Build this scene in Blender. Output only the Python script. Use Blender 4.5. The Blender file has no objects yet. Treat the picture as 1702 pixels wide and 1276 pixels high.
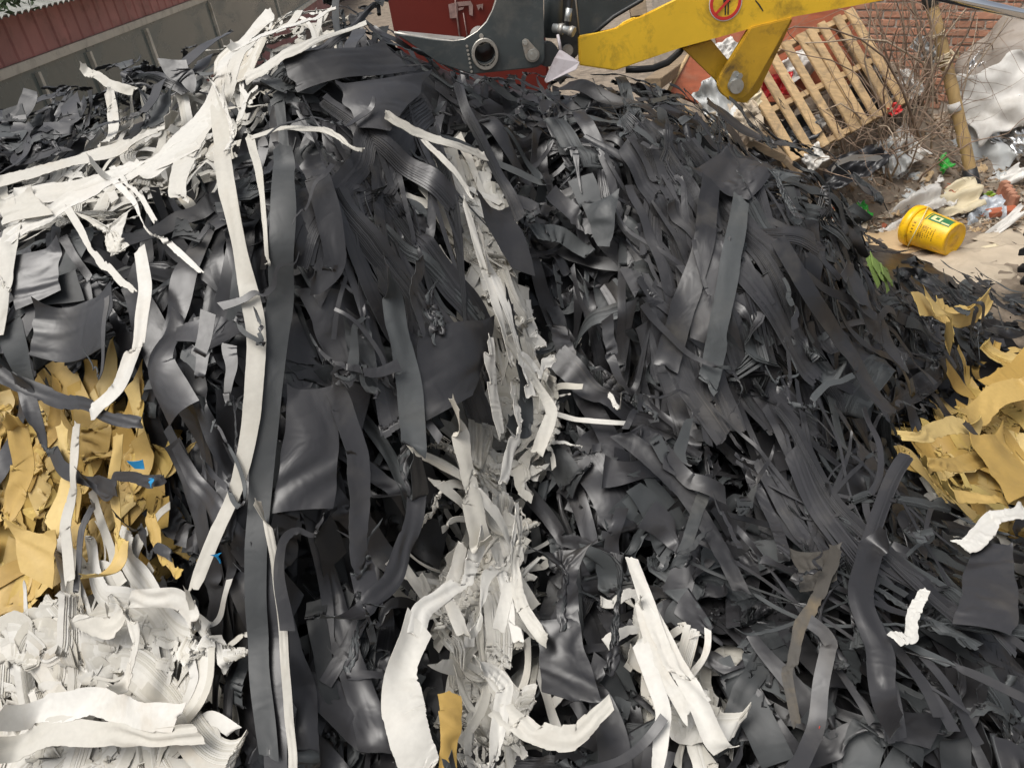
import bpy, bmesh, math, random
import numpy as np
from mathutils import Vector, Matrix

# ------------------------------------------------------------------ camera
PITCH, ROLL, FPX, CAMH = math.radians(32), math.radians(9), 1280.0, 2.3
CF = np.array([0, math.cos(PITCH), -math.sin(PITCH)])
_U0 = np.array([0, math.sin(PITCH), math.cos(PITCH)]); _R0 = np.array([1.0, 0, 0])
CR = math.cos(ROLL)*_R0 - math.sin(ROLL)*_U0
CU = math.sin(ROLL)*_R0 + math.cos(ROLL)*_U0
CPOS = np.array([0, 0, CAMH])
scene = bpy.context.scene
col = scene.collection
cam_d = bpy.data.cameras.new('camera'); cam = bpy.data.objects.new('camera', cam_d); col.objects.link(cam)
cam_d.sensor_fit = 'HORIZONTAL'; cam_d.sensor_width = 36.0; cam_d.lens = 36.0*FPX/1702
cam_d.clip_start = 0.05; cam_d.clip_end = 400
cam.matrix_world = Matrix([[CR[i], CU[i], -CF[i], CPOS[i]] for i in range(3)] + [[0, 0, 0, 1]])
scene.camera = cam

# ------------------------------------------------------------------ sky, sun, exposure (overcast)
world = bpy.data.worlds.new('World'); scene.world = world; world.use_nodes = True
wn = world.node_tree.nodes; wl = world.node_tree.links; wn.clear()
sky = wn.new('ShaderNodeTexSky'); sky.sky_type = 'NISHITA'; sky.sun_disc = False
sky.dust_density = 5; sky.air_density = 1.0; sky.ozone_density = 1.0
bw = wn.new('ShaderNodeRGBToBW'); mx = wn.new('ShaderNodeMix'); mx.data_type = 'RGBA'
mx.inputs[0].default_value = 0.72                      # cloud cover greys the blue out
bg = wn.new('ShaderNodeBackground'); bg.inputs[1].default_value = 0.12
wo = wn.new('ShaderNodeOutputWorld')
wl.new(sky.outputs[0], bw.inputs[0]); wl.new(sky.outputs[0], mx.inputs[6]); wl.new(bw.outputs[0], mx.inputs[7])
wl.new(mx.outputs[2], bg.inputs[0]); wl.new(bg.outputs[0], wo.inputs[0])
sun_d = bpy.data.lights.new('sun', 'SUN'); sun_d.energy = 1.4; sun_d.angle = math.radians(35); sun_d.color = (1.0, 0.965, 0.91)
sun = bpy.data.objects.new('sun', sun_d); col.objects.link(sun)
_sd = Vector((-0.34, -0.16, 0.93)).normalized()        # towards the sun: above, behind the camera's left shoulder
sun.rotation_euler = _sd.to_track_quat('Z', 'Y').to_euler()
sky.sun_elevation = math.asin(_sd.z); sky.sun_rotation = math.atan2(_sd.x, _sd.y)
vs = scene.view_settings; vs.view_transform = 'Standard'; vs.look = 'None'; vs.gamma = 1; vs.exposure = 0.70; vs.use_curve_mapping = False

# ------------------------------------------------------------------ helpers
rng = np.random.default_rng(11); random.seed(11)
def at(px, py, y):
    """point of the place seen at photo pixel (px,py), y metres in front of the camera"""
    d = CF + (px-851)/FPX*CR - (py-638)/FPX*CU
    return CPOS + d*(y/d[1])
def proj(Pw):
    q = Pw - CPOS; z = q@CF
    return np.stack([851 + FPX*(q@CR)/z, 638 - FPX*(q@CU)/z], -1)
def tag(o, label=None, cat=None, group=None, kind=None):
    if label: o['label'] = label
    if cat: o['category'] = cat
    if group: o['group'] = group
    if kind: o['kind'] = kind
    return o
def empty(name, loc=(0, 0, 0), rot=(0, 0, 0)):
    o = bpy.data.objects.new(name, None); col.objects.link(o)
    o.location = loc; o.rotation_euler = rot; o.empty_display_size = 0.1
    return o
def link(name, me, parent=None, mats=()):
    o = bpy.data.objects.new(name, me); col.objects.link(o)
    for m in mats: me.materials.append(m)
    if parent is not None: o.parent = parent
    return o
def in_poly(p, poly):
    x, y = p[..., 0], p[..., 1]; inside = np.zeros(x.shape, bool); n = len(poly); j = n-1
    for i in range(n):
        xi, yi = poly[i]; xj, yj = poly[j]
        c = ((yi > y) != (yj > y)) & (x < (xj-xi)*(y-yi)/((yj-yi) or 1e-9) + xi)
        inside ^= c; j = i
    return inside

# ---- materials
def new_mat(name):
    m = bpy.data.materials.new(name); m.use_nodes = True
    nt = m.node_tree; b = nt.nodes['Principled BSDF']
    return m, nt, b
def N(nt, t, **kw):
    n = nt.nodes.new(t)
    for k, v in kw.items(): setattr(n, k, v)
    return n
def mixc(nt, fac, a, b, bt='MIX'):
    n = N(nt, 'ShaderNodeMix', data_type='RGBA', blend_type=bt)
    for s, v in ((0, fac), (6, a), (7, b)):
        if hasattr(v, 'is_linked') or hasattr(v, 'node'): nt.links.new(v, n.inputs[s])
        elif s == 0: n.inputs[0].default_value = v
        else: n.inputs[s].default_value = (*v, 1)
    return n.outputs[2]
def noise(nt, scale, detail=4, vec=None, rough=0.55, dist=0.0):
    n = N(nt, 'ShaderNodeTexNoise'); n.inputs['Scale'].default_value = scale; n.inputs['Detail'].default_value = detail
    n.inputs['Roughness'].default_value = rough; n.inputs['Distortion'].default_value = dist
    if vec is not None: nt.links.new(vec, n.inputs['Vector'])
    return n
def ramp(nt, sock, p0, p1, c0=0.0, c1=1.0):
    n = N(nt, 'ShaderNodeMapRange'); n.inputs[1].default_value = p0; n.inputs[2].default_value = p1
    n.inputs[3].default_value = c0; n.inputs[4].default_value = c1; nt.links.new(sock, n.inputs[0]); return n.outputs[0]
def cloth_mat(name, c0, c1, dirt, dirt_amt, rough, spec, sheen, bump=0.16):
    """c0..c1 = range of piece colours (picked per piece by the 'tint' attribute)"""
    m, nt, b = new_mat(name)
    at_ = N(nt, 'ShaderNodeAttribute', attribute_name='tint')
    geo = N(nt, 'ShaderNodeNewGeometry')
    base = mixc(nt, at_.outputs['Fac'], c0, c1)
    n1 = noise(nt, 5.5, 6, geo.outputs['Position'], 0.62, 0.3)
    n2 = noise(nt, 70, 3, geo.outputs['Position'])
    f0 = ramp(nt, n1.outputs[0], 0.50, 0.78, 0, 1)
    ds = N(nt, 'ShaderNodeMath', operation='MULTIPLY'); nt.links.new(at_.outputs['Fac'], ds.inputs[0]); ds.inputs[1].default_value = 7.31   # some pieces are dustier than others
    fr = N(nt, 'ShaderNodeMath', operation='FRACT'); nt.links.new(ds.outputs[0], fr.inputs[0])
    pw = N(nt, 'ShaderNodeMath', operation='POWER'); nt.links.new(fr.outputs[0], pw.inputs[0]); pw.inputs[1].default_value = 4
    am = ramp(nt, pw.outputs[0], 0, 1, dirt_amt*.7, min(.75, dirt_amt*3.5))
    f1m = N(nt, 'ShaderNodeMath', operation='MULTIPLY'); nt.links.new(f0, f1m.inputs[0]); nt.links.new(am, f1m.inputs[1]); f1 = f1m.outputs[0]
    base = mixc(nt, f1, base, dirt)
    f2 = ramp(nt, n2.outputs[0], 0.3, 0.7, 0.96, 1.04)
    mul = N(nt, 'ShaderNodeVectorMath', operation='SCALE'); nt.links.new(base, mul.inputs[0]); nt.links.new(f2, mul.inputs['Scale'])
    nt.links.new(mul.outputs[0], b.inputs['Base Color'])
    b.inputs['Specular IOR Level'].default_value = spec
    rr = ramp(nt, n1.outputs[0], 0.3, 0.75, rough-0.05, rough+0.16); nt.links.new(rr, b.inputs['Roughness'])
    b.inputs['Sheen Weight'].default_value = sheen; b.inputs['Sheen Roughness'].default_value = 0.5
    # soft creases + fine grain
    n3 = noise(nt, 12, 2, geo.outputs['Position'], 0.5, 0.8)
    n4 = noise(nt, 900, 2, geo.outputs['Position'])
    add = N(nt, 'ShaderNodeMath', operation='MULTIPLY_ADD'); nt.links.new(n4.outputs[0], add.inputs[0]); add.inputs[1].default_value = 0.02
    nt.links.new(n3.outputs[0], add.inputs[2])
    bp = N(nt, 'ShaderNodeBump'); bp.inputs['Strength'].default_value = bump; bp.inputs['Distance'].default_value = 0.02
    nt.links.new(add.outputs[0], bp.inputs['Height']); nt.links.new(bp.outputs[0], b.inputs['Normal'])
    return m
M_BLK = cloth_mat('black_coated_fabric', (0.0105, 0.0100, 0.0108), (0.030, 0.0290, 0.0308), (0.13, 0.115, 0.09), 0.13, 0.37, 0.62, 0.0)
M_BLKB = cloth_mat('black_fabric_backing', (0.017, 0.0185, 0.0192), (0.060, 0.065, 0.066), (0.13, 0.12, 0.10), 0.12, 0.50, 0.4, 0.0)
M_WHT = cloth_mat('cream_coated_fabric', (0.42, 0.40, 0.35), (0.55, 0.535, 0.495), (0.36, 0.28, 0.18), 0.25, 0.5, 0.35, 0.0)
M_WHTB = cloth_mat('cream_fabric_backing', (0.44, 0.415, 0.355), (0.57, 0.55, 0.50), (0.36, 0.28, 0.18), 0.25, 0.62, 0.3, 0.0)
M_YEL = cloth_mat('ochre_coated_fabric', (0.36, 0.225, 0.055), (0.55, 0.41, 0.17), (0.20, 0.13, 0.05), 0.25, 0.5, 0.35, 0.0)
M_YELB = cloth_mat('ochre_fabric_backing', (0.38, 0.245, 0.06), (0.58, 0.44, 0.15), (0.20, 0.13, 0.05), 0.25, 0.6, 0.3, 0.0)
M_BLUE = cloth_mat('blue_tape', (0.01, 0.19, 0.42), (0.02, 0.25, 0.5), (0.1, 0.1, 0.1), 0.2, 0.4, 0.4, 0.0)
M_REDT = cloth_mat('red_tape', (0.5, 0.03, 0.015), (0.6, 0.05, 0.02), (0.1, 0.1, 0.1), 0.2, 0.4, 0.4, 0.0)
M_SOIL = cloth_mat('soiled_black_fabric', (0.05, 0.045, 0.038), (0.06, 0.054, 0.045), (0.20, 0.15, 0.085), 0.8, 0.6, 0.35, 0.0)
M_GRN = cloth_mat('green_fabric', (0.13, 0.20, 0.045), (0.19, 0.28, 0.07), (0.1, 0.1, 0.05), 0.2, 0.55, 0.3, 0.0)

def fast_mesh(name, V, Q, MI, tint, smooth=True):
    me = bpy.data.meshes.new(name)
    me.vertices.add(len(V)); me.vertices.foreach_set('co', np.ascontiguousarray(V, np.float32).ravel())
    me.loops.add(Q.size); me.loops.foreach_set('vertex_index', np.ascontiguousarray(Q, np.int32).ravel())
    me.polygons.add(len(Q)); me.polygons.foreach_set('loop_start', np.arange(len(Q), dtype=np.int32)*Q.shape[1])
    me.polygons.foreach_set('material_index', np.minimum(MI, 1).astype(np.int32)); me.polygons.foreach_set('use_smooth', np.asarray(np.full(len(Q), smooth) & (MI < 2)))
    a = me.attributes.new('tint', 'FLOAT', 'POINT'); a.data.foreach_set('value', np.broadcast_to(np.asarray(tint, np.float32), (len(V),)).copy())
    me.update(calc_edges=True)
    return me
# ------------------------------------------------------------------ materials of the yard
br = np.random.default_rng(5)
def plain(name, c, rough=.6, metal=0.0, spec=.5, nscale=6, namt=.25, dirt=None, damt=.0, dscale=3, bump=0.0, bscale=40, stretch=None, trans=0.0, alpha=1.0):
    m, nt, b = new_mat(name)
    tc = N(nt, 'ShaderNodeTexCoord'); vec = tc.outputs['Object']
    if stretch:
        mp = N(nt, 'ShaderNodeMapping'); mp.inputs['Scale'].default_value = stretch; nt.links.new(vec, mp.inputs[0]); vec = mp.outputs[0]
    oi = N(nt, 'ShaderNodeObjectInfo')
    n1 = noise(nt, nscale, 6, vec, .6)
    f = ramp(nt, n1.outputs[0], .25, .75, 1-namt, 1+namt)
    r_ = ramp(nt, oi.outputs['Random'], 0, 1, .9, 1.1)
    mu = N(nt, 'ShaderNodeMath', operation='MULTIPLY'); nt.links.new(f, mu.inputs[0]); nt.links.new(r_, mu.inputs[1])
    sc = N(nt, 'ShaderNodeVectorMath', operation='SCALE'); sc.inputs[0].default_value = c; nt.links.new(mu.outputs[0], sc.inputs['Scale'])
    out = sc.outputs[0]
    if dirt:
        n2 = noise(nt, dscale, 8, tc.outputs['Object'], .7, .4); out = mixc(nt, ramp(nt, n2.outputs[0], .5, .72, 0, damt), out, dirt)
    nt.links.new(out, b.inputs['Base Color'])
    b.inputs['Roughness'].default_value = rough; b.inputs['Metallic'].default_value = metal; b.inputs['Specular IOR Level'].default_value = spec
    b.inputs['Transmission Weight'].default_value = trans; b.inputs['Alpha'].default_value = alpha
    if bump:
        n3 = noise(nt, bscale, 5, vec, .6); bp = N(nt, 'ShaderNodeBump'); bp.inputs['Strength'].default_value = bump; bp.inputs['Distance'].default_value = .01
        nt.links.new(n3.outputs[0], bp.inputs['Height']); nt.links.new(bp.outputs[0], b.inputs['Normal'])
    return m
K = dict(
    yellow=plain('yellow_machine_paint', (.84, .52, .028), .42, dirt=(.10, .06, .02), damt=.75, dscale=7, namt=.08, bump=.05),
    yellow2=plain('grimy_yellow_paint', (.60, .345, .02), .5, dirt=(.07, .045, .02), damt=.9, dscale=9, namt=.2, bump=.1),
    steel=plain('dark_painted_steel', (.055, .065, .066), .5, dirt=(.16, .15, .13), damt=.5, dscale=9, namt=.25, bump=.12, bscale=30),
    steel2=plain('black_grimy_steel', (.03, .032, .032), .5, dirt=(.12, .11, .1), damt=.5, dscale=12, namt=.3, bump=.15),
    edge=plain('worn_bare_steel', (.40, .38, .34), .45, metal=.6, dirt=(.2, .12, .06), damt=.7, dscale=14, bump=.2),
    pin=plain('zinc_pin', (.45, .46, .44), .38, metal=.8, dirt=(.14, .12, .1), damt=.6, dscale=30, bump=.15),
    chrome=plain('chrome_rod', (.75, .76, .78), .12, metal=1.0, namt=.03),
    rubber=plain('tyre_rubber', (.018, .018, .019), .65, dirt=(.12, .10, .07), damt=.5, dscale=10, bump=.3),
    hose=plain('black_hose', (.02, .021, .022), .45),
    wood=plain('pallet_wood', (.50, .345, .18), .7, nscale=5, namt=.3, stretch=(1, 14, 6), dirt=(.17, .13, .09), damt=.85, dscale=9, bump=.25, bscale=25),
    woodg=plain('weathered_timber', (.25, .18, .11), .75, nscale=6, namt=.35, stretch=(1, 12, 8), dirt=(.09, .08, .06), damt=.6, bump=.3),
    redw=plain('red_stained_plywood', (.36, .10, .045), .6, nscale=6, namt=.25, stretch=(1, 5, 5), dirt=(.30, .18, .12), damt=.5, dscale=6, bump=.1),
    redp=plain('dark_red_steel_paint', (.155, .022, .014), .30, namt=.08, dirt=(.06, .02, .015), damt=.4, dscale=2.5),
    mark=plain('faded_white_mark', (.33, .21, .18), .5, namt=.35, nscale=30),
    redwall=plain('faded_red_sheet_metal', (.44, .185, .165), .55, nscale=2, namt=.2, dirt=(.17, .075, .06), damt=.8, dscale=3),
    roof=plain('grey_roof_sheet', (.30, .30, .27), .6, namt=.2, dirt=(.1, .1, .08), damt=.6, dscale=5),
    frame=plain('cream_window_frame', (.66, .63, .54), .5, namt=.12, dirt=(.16, .14, .1), damt=.6, dscale=5),
    mortar=plain('mortar', (.33, .29, .245), .9, namt=.25, nscale=14, bump=.4),
    brick=plain('red_brick', (.38, .185, .115), .85, namt=.35, nscale=9, dirt=(.20, .14, .10), damt=.6, dscale=5, bump=.4),
    dirtg=plain('yard_dirt', (.21, .168, .125), .95, namt=.45, nscale=9, dirt=(.06, .045, .03), damt=.8, dscale=2.5, bump=.8, bscale=30),
    leaf=plain('dry_leaf', (.24, .165, .10), .85, namt=.5, nscale=2),
    leaf2=plain('grey_dry_leaf', (.33, .29, .23), .85, namt=.5, nscale=2),
    twig=plain('dead_twig', (.22, .155, .11), .85, namt=.4, nscale=9),
    bark=plain('dry_stem', (.32, .25, .18), .85, namt=.4, nscale=9, stretch=(4, 4, .6), bump=.4),
    bamboo=plain('bamboo', (.44, .30, .13), .45, namt=.22, nscale=6, stretch=(6, 6, .7), dirt=(.17, .12, .06), damt=.6, dscale=5, bump=.1),
    rope=plain('pale_rope', (.55, .46, .32), .8, namt=.2, nscale=40, bump=.4),
    card=plain('cardboard', (.46, .33, .185), .8, namt=.15, nscale=5, dirt=(.24, .17, .09), damt=.5, dscale=4, bump=.15, bscale=15),
    card2=plain('pale_cardboard', (.43, .36, .27), .8, namt=.2, nscale=5, dirt=(.25, .2, .14), damt=.6, dscale=3, bump=.15, bscale=15),
    cream=plain('cream_cloth', (.62, .54, .37), .7, namt=.1),
    white=plain('dirty_white_cloth', (.60, .58, .54), .75, namt=.1, dirt=(.3, .26, .2), damt=.5, dscale=4),
    greyp=plain('grey_plastic_sheet', (.40, .41, .40), .4, namt=.12, dirt=(.25, .23, .2), damt=.4),
    sackb=plain('brown_grey_bale_wrap', (.24, .205, .17), .55, namt=.25, dirt=(.12, .1, .08), damt=.5, bump=.3, bscale=12),
    foil=plain('silver_foil', (.62, .62, .61), .22, metal=.9, namt=.15, dirt=(.2, .18, .15), damt=.5, dscale=9, bump=.6, bscale=25),
    clear=plain('thin_clear_plastic', (.50, .54, .58), .2, namt=.15, alpha=.75),
    green=plain('green_plastic', (.05, .42, .06), .25, namt=.2, alpha=.92),
    lime=plain('lime_plastic', (.28, .46, .07), .4, namt=.2),
    red=plain('red_plastic', (.55, .03, .03), .35, namt=.2),
    black=plain('black_plastic', (.02, .02, .022), .35, namt=.3),
    ybuck=plain('yellow_bucket_plastic', (.80, .46, .008), .38, namt=.06, dirt=(.20, .10, .03), damt=.85, dscale=13),
    glabel=plain('green_label', (.03, .16, .06), .4, namt=.1), dlabel=plain('dark_label_print', (.22, .13, .01), .5, namt=.2), wlabel=plain('pale_label_print', (.66, .60, .30), .4, namt=.1),
    signred=plain('sign_red', (.60, .035, .03), .4, namt=.06), signwht=plain('sign_white', (.72, .70, .66), .4, namt=.06), signblk=plain('sign_black', (.02, .02, .02), .4, namt=.1),
    lilac=plain('dusty_pale_steel', (.47, .43, .44), .5, namt=.08, dirt=(.24, .18, .17), damt=.8, dscale=16),
    tleaf=plain('tree_leaf', (.06, .10, .035), .6, namt=.4, nscale=3),
)
mg, nt, b = new_mat('dusty_window_glass')
b.inputs['Roughness'].default_value = .18
_n = noise(nt, 3, 8); nt.links.new(mixc(nt, ramp(nt, _n.outputs[0], .45, .75, 0, .5), (.12, .145, .135), (.25, .27, .245)), b.inputs['Base Color'])
nt.links.new(ramp(nt, _n.outputs[0], .4, .7, .12, .5), b.inputs['Roughness']); K['glass'] = mg

# ---- shape helpers (world coordinates; part() moves them under their thing)
def bm_mesh(bm, name, smooth=False):
    bmesh.ops.recalc_face_normals(bm, faces=bm.faces[:])
    me = bpy.data.meshes.new(name); bm.to_mesh(me); bm.free()
    if smooth:
        for p in me.polygons: p.use_smooth = True
    return me
def part(name, me, mat, root=None):
    o = link(name, me, None, [mat] if mat else [])
    if root is not None:
        o.parent = root
        r = root; off = Vector((0, 0, 0))
        while r is not None: off += r.location; r = r.parent
        o.location = -off
    return o
def extrude(pts, d, bev=.004, name='plate'):
    bm = bmesh.new(); a = [bm.verts.new(p) for p in pts]; c = [bm.verts.new(np.asarray(p)+d) for p in pts]
    bm.faces.new(a); bm.faces.new(c[::-1]); n = len(a)
    for i in range(n): bm.faces.new((a[i], c[i], c[(i+1) % n], a[(i+1) % n]))
    if bev:
        ed = [e for e in bm.edges if len(e.link_faces) == 2]
        bmesh.ops.bevel(bm, geom=ed, offset=bev, segments=2, affect='EDGES', clamp_overlap=True)
    return bm_mesh(bm, name)
def obox(c, ax, ay, az, bev=.003, name='board'):
    """oriented box: centre and three half vectors"""
    c, ax, ay, az = [np.asarray(v, float) for v in (c, ax, ay, az)]
    return extrude([c-ax-ay-az, c+ax-ay-az, c+ax+ay-az, c-ax+ay-az], 2*az, bev, name)
def tube(path, rad, sides=10, name='tube', bm=None, caps=True):
    own = bm is None; bm = bm or bmesh.new(); P = np.asarray(path, float); n = len(P)
    rad = np.full(n, rad) if np.isscalar(rad) else np.asarray(rad)
    T = np.gradient(P, axis=0); T /= np.linalg.norm(T, axis=1, keepdims=True)+1e-9
    ref = np.array([0, 0, 1.0]) if abs(T[0][2]) < .9 else np.array([1.0, 0, 0])
    rings = []
    for i in range(n):
        a = np.cross(T[i], ref); a /= np.linalg.norm(a)+1e-9; b_ = np.cross(T[i], a); ref = np.cross(a, T[i])
        rings.append([bm.verts.new(P[i] + rad[i]*(math.cos(q)*a + math.sin(q)*b_)) for q in np.linspace(0, 2*math.pi, sides, endpoint=False)])
    for i in range(n-1):
        for k in range(sides): bm.faces.new((rings[i][k], rings[i][(k+1) % sides], rings[i+1][(k+1) % sides], rings[i+1][k]))
    if caps: bm.faces.new(rings[0][::-1]); bm.faces.new(rings[-1])
    if own:
        me = bm_mesh(bm, name)
        for p in me.polygons: p.use_smooth = len(p.vertices) == 4
        return me
def disc(c, nrm, r, h, sides=28, squash=1.0, name='disc', hole=0.0):
    """a round plate (or ring) of thickness h, facing nrm"""
    nrm = np.asarray(nrm, float); nrm /= np.linalg.norm(nrm); a = np.cross(nrm, [0, 0, 1.0]); a /= np.linalg.norm(a); b_ = np.cross(nrm, a)
    q = np.linspace(0, 2*math.pi, sides, endpoint=False); ring = lambda rr, hh: [np.asarray(c)+nrm*hh+rr*(math.cos(t)*a+squash*math.sin(t)*b_) for t in q]
    bm = bmesh.new(); add = lambda L: [bm.verts.new(p) for p in L]
    o0, o1, o2 = add(ring(r, 0)), add(ring(r, h*.8)), add(ring(r*.96, h))
    i_ = lambda A, B: [bm.faces.new((A[k], A[(k+1) % sides], B[(k+1) % sides], B[k])) for k in range(sides)]
    i_(o0, o1); i_(o1, o2)
    if hole: h2, h0 = add(ring(hole, h)), add(ring(hole, 0)); i_(o2, h2); i_(h2, h0); i_(h0, o0)
    else: bm.faces.new(o2); bm.faces.new(o0[::-1])
    return bm_mesh(bm, name)
def crumple(c, ax, ay, n=22, m=18, amp=.02, rough=1.0, seed=0, name='sheet', bend=0.0, trim=.10, thick=.002):
    """crumpled sheet: facets from creases at many scales; c centre, ax/ay half extents"""
    r = np.random.default_rng(seed); c, ax, ay = [np.asarray(v, float) for v in (c, ax, ay)]
    nz = np.cross(ax, ay); nz /= np.linalg.norm(nz); s, t = np.meshgrid(np.linspace(-1, 1, n), np.linspace(-1, 1, m), indexing='ij')
    s2 = s*(1+trim*np.sin(3*t+r.uniform(0, 6))+.5*trim*np.sin(7*t+r.uniform(0, 6))); t2 = t*(1+trim*np.sin(3*s+r.uniform(0, 6))+.5*trim*np.sin(8*s+r.uniform(0, 6)))
    h = np.zeros_like(s)
    for f, a in ((.6, 1.0), (1.2, .9), (2.3, .5*min(1, rough*1.6)), (4.5, .3*rough), (8, .18*rough*rough)):
        for _ in range(3):
            q = r.uniform(0, math.pi); x = f*(s*math.cos(q)+t*math.sin(q))+r.uniform(0, 2); h += a*(2*np.abs(x-np.floor(x+.5))-.5)
    h = h*amp + bend*(s*s)
    P = c + s2[..., None]*ax + t2[..., None]*ay + h[..., None]*nz + r.normal(0, amp*.08*rough, s.shape+(3,))
    V = np.concatenate([P.reshape(-1, 3), (P-nz*thick).reshape(-1, 3)]); k0 = n*m; I = np.arange(k0).reshape(n, m)
    q = np.stack([I[:-1, :-1], I[1:, :-1], I[1:, 1:], I[:-1, 1:]], -1).reshape(-1, 4)
    lp = np.concatenate([I[:-1, 0], I[-1, :-1], I[:0:-1, -1], I[0, :0:-1]]); rim = np.stack([lp+k0, np.roll(lp, -1)+k0, np.roll(lp, -1), lp], -1)
    return fast_mesh(name, V, np.concatenate([q, q[:, ::-1]+k0, rim]), np.zeros(2*len(q)+len(rim), int), .5, smooth=rough < .8)
def zy(px, py, z):
    """distance in front of the camera at which pixel (px,py) is at height z"""
    d = CF + (px-851)/FPX*CR - (py-638)/FPX*CU
    return (z-CAMH)/d[2]*d[1]
def pz(px, py, z): return at(px, py, zy(px, py, z))

# ------------------------------------------------------------------ setting: ground, bank of rubbish and earth
def sheet_grid(name, xs, ys, f, mat, kind='structure'):
    X, Y = np.meshgrid(xs, ys, indexing='ij'); Z = f(X, Y); V = np.stack([X, Y, Z], -1).reshape(-1, 3)
    I = np.arange(X.size).reshape(X.shape); Q = np.stack([I[:-1, :-1], I[1:, :-1], I[1:, 1:], I[:-1, 1:]], -1).reshape(-1, 4)
    o = link(name, fast_mesh(name, V, Q, np.zeros(len(Q), int), .5), None, [mat]); o['kind'] = kind
    return o
def wob(X, Y, seed, sc, amp, k=10):
    r = np.random.default_rng(seed); o = 0
    for _ in range(k):
        a = r.uniform(0, 6.3); f = 6.28/sc*r.uniform(.6, 1.6); o = o + np.sin(f*(X*math.cos(a)+Y*math.sin(a))+r.uniform(0, 6.3))
    return o*amp/math.sqrt(k)
def sstep(x, a, b): t = np.clip((x-a)/(b-a), 0, 1); return t*t*(3-2*t)
def far(n0, n1, k): return np.sign(np.linspace(-1, 1, k))*np.abs(np.linspace(-1, 1, k))**3*n1
def ground_z(X, Y):
    near = np.exp(-((X/9)**2+((Y-3)/9)**2))
    return (-.02 + wob(X, Y, 3, .9, .012))*near - .55*sstep(1.9-Y, 0, .9)*sstep(X, -9, 0)*(1-sstep(Y, 2.2, 3))*np.exp(-((X/8)**2)) - .75*np.exp(-((X/7)**2+((Y+.5)/1.9)**2))
gx = np.unique(np.concatenate([np.linspace(-8, 9, 120), np.linspace(-180, 180, 40)])); gy = np.unique(np.concatenate([np.linspace(-4, 10, 110), np.linspace(-60, 220, 40)]))
tag(sheet_grid('ground', gx, gy, ground_z, K['dirtg']), 'bare brown earth of the yard', 'ground')
def bank_z(X, Y):
    e = sstep(X, 1.35, 2.0)*sstep(Y-.10*X, 4.50, 5.15)*(.55+.30*sstep(Y, 5.1, 5.9))
    e = e*(1-.72*sstep(X, 3.15, 3.75)) 
    return e + wob(X, Y, 8, .5, .05)*e*1.6 + wob(X, Y, 9, .16, .02)*np.minimum(1, e*4) - .06
tag(sheet_grid('rubbish_bank', np.linspace(1.2, 6.5, 150), np.linspace(4.4, 7.9, 110), bank_z, K['dirtg']), 'bank of earth, leaves and rubbish in front of the brick wall', 'bank')
def on_bank(px, py):
    """point of the bank or the ground seen at a photo pixel"""
    d = CF + (px-851)/FPX*CR - (py-638)/FPX*CU; t = np.arange(2.5, 12, .01); q = CPOS + t[:, None]*d/np.linalg.norm(d)
    z = np.maximum(ground_z(q[:, 0], q[:, 1]), np.where((q[:, 0] > 1.2) & (q[:, 1] > 4.4) & (q[:, 1] < 7.9), bank_z(q[:, 0], q[:, 1]), -1))
    return q[int(np.argmax(q[:, 2] < z)) or -1]

# ------------------------------------------------------------------ brick wall
zb = 1.0; yA = 7.6; pA = pz(1400, 60, at(1400, 60, yA)[2]); pB = pz(1702, 70, pA[2])
wd = pB-pA; wd[2] = 0; wd /= np.linalg.norm(wd); wn_ = np.array([wd[1], -wd[0], 0]); wn_ *= -np.sign(wn_[1])
w0 = np.array([pA[0], pA[1], 0])
wall = empty('brick_wall', w0); tag(wall, 'weathered red brick wall behind dead shrubs and rubbish', 'wall')
part('mortar', obox(w0+wd*1.2+np.array([0, 0, 1.15])-wn_*.12, wd*3.6, wn_*.115, np.array([0, 0, 1.15]), 0), K['mortar'], wall)
bmesh_b = []
for q in range(4):
    bm = bmesh.new(); r = np.random.default_rng(40+q)
    me = extrude([wd*(-.118)+[0, 0, -.0265], wd*.118+[0, 0, -.0265], wd*.118+[0, 0, .0265], wd*(-.118)+[0, 0, .0265]], -wn_*.10, .006, 'brick')
    for v in me.vertices: v.co += Vector(r.normal(0, .0018, 3))
    me.materials.append(K['brick']); bmesh_b.append(me)
cnt = 0
for row in range(34):
    for i in range(-14, 26):
        s_ = i*.252 + (.126 if row % 2 else 0); c = w0 + wd*s_ + np.array([0, 0, .045+row*.0665]) + wn_*(.004+br.uniform(0, .007))
        p = proj(c)
        if 1275 < p[0] < 1730 and -14 < p[1] < 175 and cnt < 290:
            o = bpy.data.objects.new('brick', bmesh_b[cnt % 4]); col.objects.link(o); o.parent = wall; o.location = Vector(c-w0); o.rotation_euler = (0, 0, br.normal(0, .006)); cnt += 1

# ------------------------------------------------------------------ red shed on the left
zs = 1.55; sA, sB = pz(0, 126, zs), pz(345, -4, zs)
sd = sB-sA; sd[2] = 0; sd /= np.linalg.norm(sd); sn = np.array([sd[1], -sd[0], 0])
shed = empty('red_shed', np.array([sA[0], sA[1], 0])); tag(shed, 'shed with faded red sheet walls and a band of dusty windows', 'shed')
def on_shed(px, py, out=0.0):
    d = CF + (px-851)/FPX*CR - (py-638)/FPX*CU; t = ((sA+sn*out-CPOS)@sn)/(d@sn); q = CPOS+d*t
    return (q-sA)@sd, q[2]
S = lambda s, z, o=0.0: np.array([sA[0], sA[1], 0]) + sd*s + sn*o + np.array([0, 0, z])
s_end = on_shed(690, 20)[0]; s_beg = -2.6
part('wall', obox(S((s_beg+s_end)/2, .25, -.10), sd*(s_end-s_beg)/2, sn*.06, np.array([0, 0, .25]), 0), K['redwall'], shed)
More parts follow.
